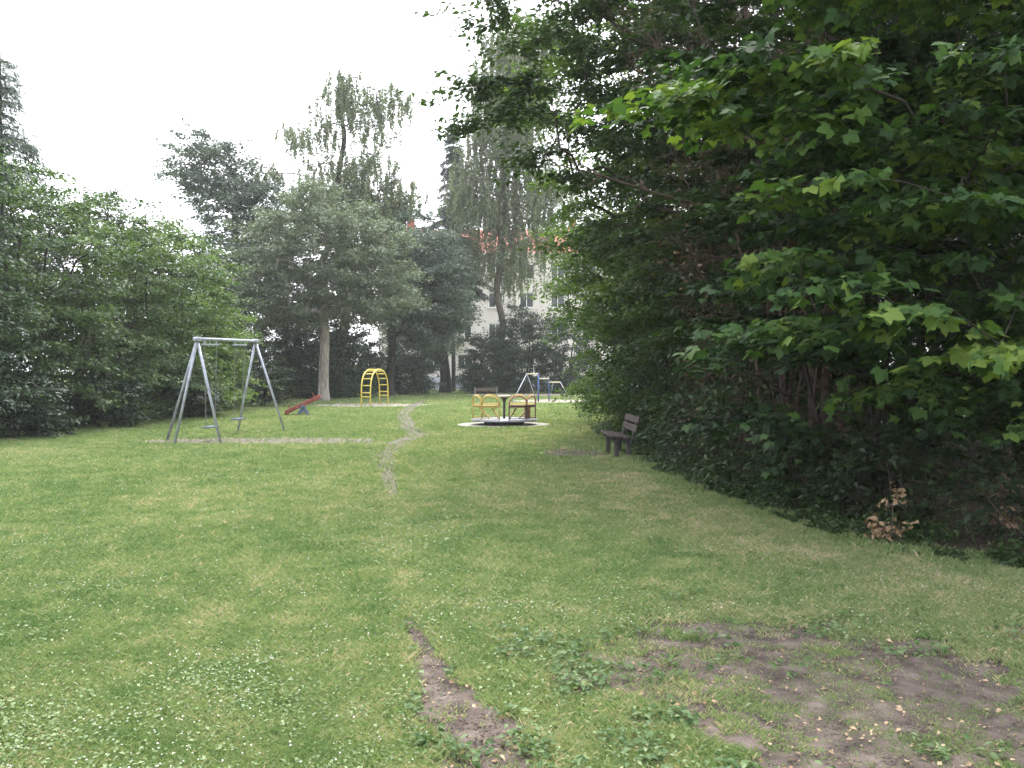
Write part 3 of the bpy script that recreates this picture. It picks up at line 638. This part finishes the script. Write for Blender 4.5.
# ------------------------------------------------------------------ three-height turning bars
HBx, HBy = 1.15, 50.0; H = empty('turning_bars', (HBx, HBy, 0), 'blue posts carrying three pale yellow turning bars in falling steps on sand', 'turning bars')
xs = [-.32, .33, .92, 1.55]; hs = [1.55, 1.28, 1.08]
for k in range(3): MB().path([(xs[k] - .02, 0, hs[k]), (xs[k + 1] + .02, 0, hs[k])], .035, 8).build('bar', M['cream'], H, True)
for k, (x, h, mt) in enumerate(((xs[1], 1.58, M['bluep']), (xs[2], 1.3, M['bluep']))): MB().path([(x, 0, -.02), (x, 0, h)], .05 if k == 0 else .03, 10).build('post', mt, H, True)
for (a, b, mt) in (((xs[0], 0, 1.56), (-1.15, -2.2, 0), M['galv']), ((xs[0], 0, 1.56), (.25, .6, 0), M['galv']), ((xs[3], 0, 1.1), (2.15, -.4, 0), M['galv']), ((xs[2] + .25, 0, 1.05), (.98, .7, 0), M['galv'])):
    MB().path([a, b], .022, 8).build('brace', mt, H, True)

# ------------------------------------------------------------------ apartment building
M['wall'] = surf_mat('pale_pinkish_render', (.62, .57, .55), (.72, .67, .65), scale=.6, rough=.9, bump=.1, bscale=8)
M['plinth'] = surf_mat('blue_grey_plinth', (.36, .39, .46), (.46, .49, .56), scale=1.5, rough=.9)
M['frame'] = surf_mat('white_window_frame', (.72, .72, .70), (.8, .8, .78), scale=3, rough=.6)
mg, t, out = new_mat('dark_window_glass'); p = N(t, 'ShaderNodeBsdfPrincipled'); nz = N(t, 'ShaderNodeTexNoise'); nz.inputs['Scale'].default_value = .7
rr_ = ramp(t, [(.4, (.03, .035, .04)), (.6, (.10, .11, .12))]); t.links.new(nz.outputs[0], rr_.inputs[0]); t.links.new(rr_.outputs[0], p.inputs['Base Color']); p.inputs['Roughness'].default_value = .12
t.links.new(p.outputs[0], out.inputs[0]); M['glass'] = mg
m, t, out = new_mat('red_roof_tiles'); tc = N(t, 'ShaderNodeTexCoord'); wv = N(t, 'ShaderNodeTexWave'); wv.inputs['Scale'].default_value = 3.2; wv.inputs['Distortion'].default_value = .3
t.links.new(tc.outputs['Object'], wv.inputs['Vector']); nz = N(t, 'ShaderNodeTexNoise'); nz.inputs['Scale'].default_value = 2.5; nz.inputs['Detail'].default_value = 6; t.links.new(tc.outputs['Object'], nz.inputs['Vector'])
r = ramp(t, [(.35, (.30, .08, .055)), (.65, (.45, .15, .10))]); t.links.new(nz.outputs[0], r.inputs[0]); p = N(t, 'ShaderNodeBsdfPrincipled'); p.inputs['Roughness'].default_value = .85
b = N(t, 'ShaderNodeBump'); b.inputs['Distance'].default_value = .05; b.inputs['Strength'].default_value = .8; t.links.new(wv.outputs['Fac'], b.inputs['Height']); t.links.new(b.outputs[0], p.inputs['Normal']); t.links.new(r.outputs[0], p.inputs['Base Color']); t.links.new(p.outputs[0], out.inputs[0]); M['roof'] = m
BB = empty('apartment_building', (-3, 84, 0), 'pale four storey apartment building with red tiled roof behind the trees', 'building')
x0, x1, dep, eave = -9.6, 15.0, 11.0, 12.7
zf = [1.95, 4.85, 7.75, 10.45]; wx = [-13.2 + 2.93 * k for k in range(2, 10)]
# front wall with real openings: strips between windows
wall = MB(); WW, WH = 1.35, 1.45
zb = 1.25
cuts = sorted(set([zb] + [z for z in zf] + [z + WH for z in zf] + [eave]))
for a, b_ in zip(cuts[:-1], cuts[1:]):
    if any(abs(a - z) < .01 for z in zf):
        xe = [x0] + [v for x in wx for v in (x - WW / 2, x + WW / 2)] + [x1]
        for i in range(0, len(xe), 2): wall.box(((xe[i] + xe[i + 1]) / 2, .15, (a + b_) / 2), (xe[i + 1] - xe[i], .3, b_ - a))
    else: wall.box(((x0 + x1) / 2, .15, (a + b_) / 2), (x1 - x0, .3, b_ - a))
for sx_ in (x0 + .15, x1 - .15): wall.box((sx_, dep / 2 + .15, (zb + eave) / 2), (.3, dep - .3, eave - zb))
wall.box(((x0 + x1) / 2, dep, (zb + eave) / 2), (x1 - x0, .3, eave - zb)).build('wall', M['wall'], BB)
MB().box(((x0 + x1) / 2, dep / 2, .62), (x1 - x0 + .12, dep + .12, 1.26)).build('plinth', M['plinth'], BB)
MB().box(((x0 + x1) / 2, dep / 2, eave + .08), (x1 - x0 + .8, dep + 1.0, .16)).build('cornice', M['frame'], BB)
rf = MB(); a = (x0 - .5, -.55, eave + .165); b_ = (x1 + .5, -.55, eave + .165); c = (x1 + .5, dep + .55, eave + .165); d = (x0 - .5, dep + .55, eave + .165); e = (x0 - .5, dep / 2, 16.0); f_ = (x1 + .5, dep / 2, 16.0)
rf.v = [a, b_, c, d, e, f_]; rf.f = [(0, 1, 5, 4), (2, 3, 4, 5), (1, 2, 5), (3, 0, 4), (3, 2, 1, 0)]; roof = rf.build('roof', M['roof'], BB)
for cx in (-7, 2.5, 9): MB().box((cx, 4.2, 15.8), (.7, .7, 2.0)).build('chimney', M['roof'], roof)
for zi, z in enumerate(zf):
    for x in wx:
        fr = MB()
        for s in (-1, 1): fr.box((x + s * (WW / 2 - .045), .14, z + WH / 2), (.09, .08, WH - .01))
        fr.box((x, .14, z + .045), (WW - .19, .08, .09)).box((x, .14, z + WH - .05), (WW - .19, .08, .09)).box((x, .138, z + WH / 2), (.07, .07, WH - .2))
        w_ = fr.build('window', M['frame'], BB)
        MB().box((x, .175, z + WH / 2), (WW - .04, .02, WH - .04)).build('pane', M['glass'], w_)
        MB().box((x, -.05, z - .035), (WW + .2, .16, .05)).build('sill', M['frame'], w_)
for x in wx[::2]:
    w_ = MB().box((x + 1.1, -.075, .72), (.8, .02, .42)).build('basement_window', M['glass'], BB)
# balconies on one bay
for z in zf[1:]:
    bl = MB().box((wx[1] + 1.46, -.62, z - .55), (3.0, 1.2, .12)).build('balcony', M['wall'], BB)
    MB().box((wx[1] + 1.46, -1.2, z - .02), (3.0, .06, .94)).build('parapet', M['roof'] if z > 10 else M['wall'], bl)
# picket fence in front
PF = empty('picket_fence', (-9.6, 79, 0), 'pale blue white picket fence in front of the apartment building', 'fence')
pk = MB()
for k in range(16): pk.box((-1.6 + k * .21, 0, .68), (.10, .025, 1.25), bevel=.004)
pk.box((0, .035, .35), (3.5, .04, .08)).box((0, .035, 1.0), (3.5, .04, .08)); pk.build('pickets', M['plate'], PF)
for s in (-1, 1): MB().box((s * 1.72, .06, .7), (.1, .1, 1.45)).build('post', M['concrete'], PF)

# ------------------------------------------------------------------ trees behind the playground
make_tree('broadleaf_tree', 'round grey green tree with a straight pale trunk behind the seesaw', 'tree', (-10.75, 50.8), 8.2,
          [(0, 0, 7.9, 4.6, 4.2, 3.6), (-1.5, -.5, 6.0, 3.3, 3.2, 2.0), (1.8, -.5, 6.4, 3.2, 3.0, 2.0), (0, 0, 10.3, 2.6, 2.6, 1.9)], 230, .95, 1.0, 70000, .17, 'oval', M['grey'], M['bark_light'], 101, wob=.03, r_base=.28, r_tip=.015, shell=.35, clear=3.6, holes=.04, flat=.5, tilt=.6)
make_tree('oak_tree', 'tall dark tree with an open rounded top at the left of the birch', 'tree', (-18.6, 60), 13,
          [(-1.6, 0, 14.6, 2.7, 2.6, 2.9), (.6, 0, 12.4, 2.9, 2.6, 2.6), (.3, 0, 8.6, 3.4, 3, 2.8)], 170, 1.0, 1.1, 46000, .2, 'oval', M['blue'], M['bark_dark'], 102, r_base=.32, r_tip=.02, shell=.3, clear=5.5, holes=.1, flat=.55, tilt=.7)
weeping_tree('birch_tree', 'tall weeping birch rising thin against the white sky above the round tree', 'birch', (-11.6, 62), 20,
             [(.2, 0, 20.9, 1.5, 1.2, 1.7), (-.8, 0, 18.6, 1.3, 1.2, 1.0), (3.2, 0, 20.6, 1.5, 1.2, .8), (2.3, 0, 18.9, .9, 1.2, .8), (-3.0, 0, 18.2, 1.3, 1.2, .6), (.3, 0, 16.2, 2.2, 2, 1.2), (.5, 0, 13.5, 3.8, 2.4, 1.8), (3.6, 0, 14.0, 1.3, 1.5, 1.5), (-5.4, 0, 15.6, 1.1, 1.2, .8)], 90, 11, 1.5, 56000, .155, 103, M['birch'], M['bark_dark'], r_base=.3, dmin=.9)
make_tree('ash_tree', 'dense blue green tree with a dark forked trunk behind the yellow climber', 'tree', (-8.45, 61.5), 8.5,
          [(1.6, 0, 9.0, 3.0, 3, 3.6), (2.6, 0, 6.0, 2.9, 2.6, 2.6), (-.5, 0, 8, 2.6, 2.5, 3)], 150, 1.0, 1.1, 50000, .2, 'oval', M['blue'], M['bark_dark'], 104, r_base=.30, r_tip=.015, shell=.35, clear=3.4, flat=.55, tilt=.7)
make_tree('lime_tree', 'thick trunked dark tree just left of the visible building wall', 'tree', (-5.35, 71), 8.5,
          [(-1.4, 0, 8.2, 3.0, 3, 3.6), (-1.4, 0, 4.8, 2.8, 2.5, 2.8), (.2, 0, 10.0, 1.6, 2, 2.0)], 150, 1.0, 1.1, 50000, .2, 'oval', M['blue'], M['bark_dark'], 105, r_base=.42, r_tip=.015, shell=.35, clear=2.4, flat=.55, tilt=.7)
spruce('spruce_tree', 'dark narrow spruce with drooping branches against the sky left of the building roof', (-5.0, 76), 23.5, 3.3, 106, M['needle'], zmin=9, n_leaf=26000, lsize=.42)
weeping_tree('birch_tree', 'big weeping birch hanging in front of the red roof and pale wall', 'birch', (-.8, 72), 26,
             [(0, 0, 22, 3.2, 2.5, 4.5), (1.8, 0, 27, 3.6, 2.5, 4.0), (-1.2, 0, 16.5, 3.4, 2.5, 3.4), (2.4, 0, 16, 3.4, 2.5, 3.4), (0.2, 0, 11.4, 3.6, 2, 2.0)], 200, 10, 2.4, 92000, .19, 107, M['birch'], M['bark'], r_base=.3, dmin=1.0)
for i, (x, y, rx, h, lb) in enumerate(((-1.6, 70, 2.1, 4.8, 'dark evergreen bush at the left end behind the low bench'), (1.2, 71, 2.4, 6.9, 'tallest dark evergreen bush behind the turning bars'), (4.3, 69.5, 2.3, 6.2, 'dark evergreen bush right of the turning bars beside the hedge'))):
    make_tree('evergreen_bush', lb, 'bush', (x, y), h * .7, [(0, 0, h * .42, rx, 1.8, h * .45), (0, 0, h * .7, rx * .75, 1.5, h * .3), (0, 0, .9, rx, 1.8, .9)], 90, .7, .8, 24000, .15, 'oval', M['yew'], M['bark_dark'], 110 + i, r_base=.12, stems=3, group='dark evergreen bushes below the building', flat=.6, tilt=.7, shell=.3)
for i, (x, y, rx, h, lb) in enumerate(((-15.4, 55, 2.7, 7.2, 'dark bush under the oak left of the pale trunk'), (-11.9, 55.5, 2.4, 4.6, 'dark bush directly behind the pale trunk'), (-13.3, 58, 2.4, 7.4, 'tall dark bush seen between the swing and the pale trunk'), (-8.2, 66, 2.2, 3.2, 'dark bush behind the right side of the yellow climber'), (-18.4, 52, 2.7, 6.2, 'dark bush left of the seesaw beyond the swing'), (-10.9, 60, 1.8, 5.2, 'dark bush behind the left rail of the yellow climber'))):
    make_tree('evergreen_bush', lb, 'bush', (x, y), h * .7, [(0, 0, h * .45, rx, 1.8, h * .5), (0, 0, .9, rx, 1.8, .9)], 80, .7, .8, 20000, .15, 'oval', M['yew'], M['bark_dark'], 120 + i, r_base=.1, stems=3, group='dark bushes under the far trees', flat=.6, tilt=.7, shell=.3)

# ------------------------------------------------------------------ trees along the left edge
LT = [(-14.3, 20.5, 7.4, 2.9, 'left', 'dark leafy tree at the left edge of the lawn, nearest of its row'),
      (-13.9, 24.6, 7.6, 2.8, 'left_mid', 'second tree from the front in the left row, dark below and paler on top'),
      (-13.2, 29.0, 7.5, 2.9, 'left_mid', 'broad green tree left of the swing with a rounded top'),
      (-13.1, 33.6, 7.3, 2.6, 'bright', 'fresh light green tree directly behind the swing frame'),
      (-13.7, 38.5, 5.2, 2.0, 'bright', 'small light green tree at the far end of the left row')]
for i, (x, y, h, r_, mt, lb) in enumerate(LT):
    make_tree('hedge_tree', lb, 'tree', (x, y), h * .75, [(0, 0, h * .62, r_, r_ * .95, h * .36), (.1, 0, h * .33, r_ * .98, r_, h * .28), (.2, 0, h * .16, r_ * .92, r_, h * .15)], 230, .62, .62, 38000, .115 if i < 2 else .125, 'oval', M[mt], M['bark_dark'], 130 + i, r_base=.14, stems=3, group='trees along the left edge of the lawn', cvar=.55, shell=.5, flat=.4, droop=.5, spread=.2)
for i, (x, y, r_, h, lb) in enumerate(((-12.2, 21.8, .9, 1.7, 'low dark shrub at the foot of the left trees, nearest the camera'), (-11.9, 26, .9, 1.6, 'low dark shrub at the foot of the left trees beside the swing'), (-11.4, 31.5, .9, 1.5, 'low dark shrub behind the left legs of the swing'), (-11.9, 42.5, 1.4, 2.6, 'dark shrub between the swing and the seesaw'), (-13.6, 46.5, 1.8, 3.6, 'tall dark shrub closing the far end of the left row'))):
    make_tree('shrub', lb, 'shrub', (x, y), h * .6, [(0, 0, h * .45, r_, r_, h * .5)], 45, .35, .42, 7000, .11, 'oval', M['yew'] if i != 3 else M['dark'], M['bark_dark'], 140 + i, r_base=.05, stems=3, group='shrubs at the foot of the left trees', shell=.3)
spruce('larch_tree', 'thin topped larch sticking up above the left trees', (-16.9, 29.5), 12.6, 2.9, 150, M['blue'], zmin=4, n_leaf=15000, lsize=.24, powr=.75, cat='larch', gap=.4)
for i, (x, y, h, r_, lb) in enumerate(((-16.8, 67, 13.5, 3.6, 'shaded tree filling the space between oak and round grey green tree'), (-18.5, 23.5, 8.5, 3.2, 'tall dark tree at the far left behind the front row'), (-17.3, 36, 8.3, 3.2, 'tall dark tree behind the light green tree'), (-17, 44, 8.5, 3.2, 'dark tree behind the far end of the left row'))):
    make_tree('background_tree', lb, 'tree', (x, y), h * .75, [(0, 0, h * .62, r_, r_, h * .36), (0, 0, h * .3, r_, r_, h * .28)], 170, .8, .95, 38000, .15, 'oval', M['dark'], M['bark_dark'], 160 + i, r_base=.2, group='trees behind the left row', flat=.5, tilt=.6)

# ------------------------------------------------------------------ the planting on the right
def spray_pts(lst): return [tuple((( (px - 512) * Y / F), Y, EYE + (HY - py) * Y / F)) for px, py, Y in lst]
# near maple
make_tree('maple_tree', 'near maple with large bright green leaves at the right edge of the lawn', 'maple', (6.0, 8.7), 6.5,
          [(-1.1, -.6, 4.6, 2.6, 2.0, 2.6), (-1.0, -.5, 2.2, 2.4, 1.6, 1.6), (-1.9, -.8, 5.2, 2.0, 1.6, 1.6), (.1, -1.1, 3.6, 1.8, 1.4, 2.5)], 210, .48, .62, 29000, .15, 'maple', M['maple'], M['bark_dark'], 201, cvar=.6, extra_bright=.2, r_base=.05, r_tip=.006, stems=3, shell=.4, flat=.16, droop=.35, jitter=.3, tilt=.36, twigs=6, fwd_down=.3, twig_r=.0035, clear=1.15,
          extra=[np.array(p) for p in spray_pts([(690, 95, 7.6), (730, 105, 7.4), (770, 60, 7.2), (800, 70, 7.0), (840, 60, 6.8), (760, 110, 7.5), (820, 110, 6.8), (870, 90, 6.6), (860, 180, 6.6), (790, 190, 7.2), (800, 250, 7.2), (850, 280, 6.7), (820, 320, 7.2), (900, 310, 6.6), (1000, 345, 6.2), (960, 200, 6.3), (1010, 60, 6.1)])], spread=.3)
make_tree('maple_tree', 'second maple with thin upright dark stems behind the near one', 'maple', (4.25, 10.4), 6.5,
          [(-.2, 0, 4.6, 2.0, 1.9, 2.8), (-.2, 0, 2.0, 1.9, 1.6, 1.6)], 150, .5, .6, 17000, .15, 'maple', M['maple_dark'], M['bark_dark'], 202, cvar=.6, r_base=.05, r_tip=.006, stems=5, shell=.3, flat=.18, droop=.35, jitter=.3, tilt=.26, twigs=6, fwd_down=.12, twig_r=.0035, spread=.3)
RT = [('hornbeam_tree', (4.3, 15.2), 8.5, [(-.1, 0, 7.8, 3.6, 3.0, 3.4), (-.1, 0, 5.0, 2.7, 2.6, 2.4), (.3, 0, 2.4, 2.0, 2.2, 2.0)], 330, 90000, 'mid', 'tall dark tree overhanging the lawn behind the maples, nearest its kind', .11),
      ('hornbeam_tree', (4.6, 19.5), 9.0, [(-.5, 0, 7.5, 4.0, 3.0, 3.6), (-.3, 0, 4.4, 3.3, 2.6, 2.4)], 280, 80000, 'bright', 'tall green tree above the park bench with branches reaching over the lawn', .105)]
for i, (nm, b_, h, el, nc, nl, mt, lb, ls) in enumerate(RT):
    ex = None
    if i == 0: ex = spray_pts([(485, 92, 14.5), (500, 88, 14.5), (520, 85, 14.5), (545, 90, 14.5), (480, 130, 14.2), (505, 120, 14.2), (530, 112, 14.5), (520, 50, 15), (505, 20, 15), (545, 40, 15), (560, 150, 14.5), (535, 160, 14.5), (500, 8, 15), (580, 175, 14.5)])
    make_tree(nm, lb, 'tree', b_, h, el, nc, .6, .62, nl, ls, 'oval', M[mt], M['bark_dark'], 210 + i, r_base=.17, r_tip=.007, group='tall trees overhanging the lawn on the right', shell=.35, flat=.3, droop=.5, twig_r=.004, extra=ex, holes=.07, cvar=.6)
make_tree('hazel_bush', 'yellow green bush beyond the park bench at the end of the right hedge', 'bush', (4.0, 22.5), 5.4, [(-.5, 0, 4.0, 2.5, 2.3, 2.0), (-.3, 0, 1.7, 2.1, 2.2, 1.6)], 230, .55, .6, 46000, .10, 'oval', M['bright'], M['bark_dark'], 220, r_base=.08, stems=5, shell=.4, flat=.4, droop=.6)
make_tree('hazel_bush', 'dull green bush behind the park bench backrest', 'bush', (3.9, 18.6), 3.4, [(-.1, 0, 2.2, 1.5, 1.8, 1.7), (0, 0, 1.0, 1.4, 1.8, 1.0)], 130, .5, .5, 22000, .09, 'oval', M['mid'], M['bark_dark'], 221, r_base=.06, stems=5, shell=.4, flat=.4, droop=.6)
make_tree('hazel_bush', 'farthest green bush of the right hedge near the turning bars', 'bush', (5.2, 29), 6, [(-.5, 0, 4.4, 2.8, 2.6, 2.4), (-.2, 0, 1.5, 2.3, 2.5, 1.5)], 150, .7, .7, 24000, .12, 'oval', M['mid'], M['bark_dark'], 222, r_base=.08, stems=5, shell=.4, flat=.4, droop=.6)
make_tree('lilac_bush', 'half dead bush with brown twigs and hanging seed heads behind the maples', 'bush', (3.9, 12.7), 5.6, [(-.2, 0, 3.6, 1.5, 1.3, 2.4), (-.1, 0, 1.6, 1.4, 1.2, 1.4)], 170, .4, .42, 4200, .07, 'oval', M['dead'], M['twig'], 223, r_base=.07, r_tip=.006, stems=7, shell=.2, flat=.8, droop=.2, tilt=1, twigs=9, twig_r=.004, spread=.22)
make_tree('dead_tree', 'leafless brown twiggy tree high in the gap between maple and hornbeam', 'tree', (4.6, 12.9), 8.0, [(-.6, 0, 6.6, 2.4, 1.4, 2.2)], 150, .45, .5, 1500, .07, 'oval', M['dead'], M['twig'], 224, r_base=.10, r_tip=.006, stems=3, shell=.1, flat=1, droop=.1, tilt=1, twigs=11, twig_r=.004)
# dark backing trees
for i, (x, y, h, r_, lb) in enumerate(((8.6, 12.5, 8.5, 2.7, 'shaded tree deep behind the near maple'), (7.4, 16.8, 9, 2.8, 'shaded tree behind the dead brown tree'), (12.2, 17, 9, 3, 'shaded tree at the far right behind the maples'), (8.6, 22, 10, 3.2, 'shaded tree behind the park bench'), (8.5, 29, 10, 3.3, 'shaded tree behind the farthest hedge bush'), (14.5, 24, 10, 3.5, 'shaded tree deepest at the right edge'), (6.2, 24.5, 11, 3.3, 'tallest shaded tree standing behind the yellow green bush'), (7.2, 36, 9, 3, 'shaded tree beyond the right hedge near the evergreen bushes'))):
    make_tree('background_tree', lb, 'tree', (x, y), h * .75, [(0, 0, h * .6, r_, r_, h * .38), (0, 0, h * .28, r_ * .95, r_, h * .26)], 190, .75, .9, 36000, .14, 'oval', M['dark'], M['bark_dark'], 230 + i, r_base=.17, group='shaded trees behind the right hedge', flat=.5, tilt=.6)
SH = [(2.95, 13.6, .55, 1.3, 'dark', 'low shrub at the lawn edge in front of the park bench'), (3.1, 11.9, .6, 1.5, 'mid', 'low leafy shrub in front of the brown twiggy bush'), (3.45, 10.3, .55, 1.1, 'maple_dark', 'low shrub at the lawn edge below the second maple'),
      (3.95, 9.2, .55, 1.0, 'dark', 'low shrub just left of the withered plant'), (4.9, 8.2, .6, 1.1, 'dark', 'low shrub right of the withered plant'), (3.1, 15.6, .5, 1.4, 'mid', 'low shrub just beside the near end of the bench')]
for i, (x, y, r_, h, mt, lb) in enumerate(SH):
    make_tree('shrub', lb, 'shrub', (x, y), h * .65, [(0, 0, h * .5, r_, r_, h * .5)], 40, .22, .28, 2300, .085, 'oval', M[mt], M['twig'], 240 + i, r_base=.025, r_tip=.004, stems=4, group='low shrubs along the right lawn edge', shell=.3, flat=.4, twig_r=.003, spread=.1)
# withered plants
for i, (px, py, z0, lb) in enumerate(((893, 548, .55, 'withered beige plant with curled leaves at the lawn edge'), (1003, 540, .65, 'dried beige leaf bunch hanging in the dark at the right edge'))):
    x, y = G(px, py)
    make_tree('withered_plant', lb, 'plant', (x, y), z0 * .8, [(0, 0, z0 * .75, .07, .07, z0 * .22), (-.02, 0, z0 * .25, .14, .14, z0 * .22)], 18, .05, .085, 130, .068, 'oval', M['pale_dead'], M['twig'], 250 + i, r_base=.008, r_tip=.002, stems=2, flat=1.6, droop=1.2, tilt=1.2, twig_r=.002, spread=.03, wob=.02, leaf_name='foliage', bark_name='stem')
HT = bpy.data.objects['hornbeam_tree']; pts = [np.array(p) - np.array(HT.location) for p in spray_pts([(800, 240, 13.6), (730, 216, 13.0), (650, 192, 12.6), (600, 176, 12.3), (560, 166, 12.1)])]
db = MB().path(pts, [.035, .028, .02, .014, .006], 6)
for i, (dx, dz) in ((2, (-.5, .28)), (2, (-.3, -.25)), (3, (-.35, .2)), (1, (-.5, -.3)), (3, (-.3, -.16))): db.path([pts[i], pts[i] + (dx * .5, .1, dz * .7), pts[i] + (dx, .1, dz)], [.011, .008, .003], 4)
tag(db.build('dead_branch', M['twig'], HT), 'bare brown branch sticking out of the leaves')
def edge_grass(n, seed):
    R = rs(seed); Y = 6.4 + R.random(n) ** 1.3 * 16; X = edge_x(Y) + R.normal(size=n) * .16 - .08; h = (.04 + .08 * R.random(n)) * (fbm(X * 2, Y * 2, 97) * 1.5)
    a = R.random(n) * 6.283; wd = (.0012 + .0014 * R.random(n)) * np.maximum(1, Y / 8); sd_ = np.stack([np.cos(a), np.sin(a)], 1) * wd[:, None]; ln = np.clip(R.normal(size=(n, 2)), -1.5, 1.5) * .3 * h[:, None]
    V = np.zeros((n, 4, 3)); P2 = np.stack([X, Y], 1); V[:, 0, :2] = P2 - sd_; V[:, 1, :2] = P2 + sd_; V[:, 2, :2] = P2 + ln * .35 + sd_ * .8; V[:, 2, 2] = h * .6; V[:, 3, :2] = P2 + ln * 1.2; V[:, 3, 2] = h
    Fc = np.array([(0, 1, 2), (0, 2, 3)])[None] + (np.arange(n) * 4)[:, None, None]
    tag(link('long_grass', mesh_np('long_grass', V.reshape(-1, 3), Fc.reshape(-1, 3), M['grass'], np.repeat(np.clip(.4 + R.normal(size=n) * .22, 0, 1), 2))), 'longer unmown grass along the foot of the right hedge', 'grass', kind='stuff')
edge_grass(26000, 96)
def under(seed, n):
    R = rs(seed); Y = 5.2 + R.random(n) ** 1.4 * 22; X = edge_x(Y) + R.gamma(1.6, .35, n) - .25 + .3 * np.exp(-((Y - 11.5) / 2.2) ** 2)
    pt = fbm(X * 2.3, Y * 2.3, 91); k = pt > .40; X = X[k]; Y = Y[k]; pt = pt[k]; n = len(X)
    hz = .05 + .30 * np.clip((X - edge_x(Y) + .2), 0, .9) * R.random(n) * (pt * 1.6)
    a = R.random(n) * 6.283; fwd = np.stack([np.cos(a), np.sin(a), -.3 + R.normal(size=n) * .2], 1); nrm = np.array([0, 0, 1.]) + R.normal(size=(n, 3)) * .4
    tag(leaves('undergrowth', np.stack([X, Y, hz], 1), fwd, nrm, .06 * (.6 + .8 * R.random(n)), np.clip(.5 + R.normal(size=n) * .25, 0, 1), 'oval', M['mid']), 'leafy ground cover along the foot of the right hedge', 'undergrowth', kind='stuff')
under(95, 26000)

# ------------------------------------------------------------------ haze volume, added to veil the farther trees
m, t, out = new_mat('haze_air'); pv = N(t, 'ShaderNodeVolumePrincipled'); pv.inputs['Density'].default_value = .0005; pv.inputs['Color'].default_value = (.93, .95, 1, 1); pv.inputs['Anisotropy'].default_value = 0
t.links.new(pv.outputs[0], out.inputs['Volume'])
link('haze', MB().box((0, 600, 13), (1900, 1900, 28)).build('haze_tmp', m).data)['kind'] = 'stuff'
bpy.data.objects.remove(bpy.data.objects['haze_tmp'])
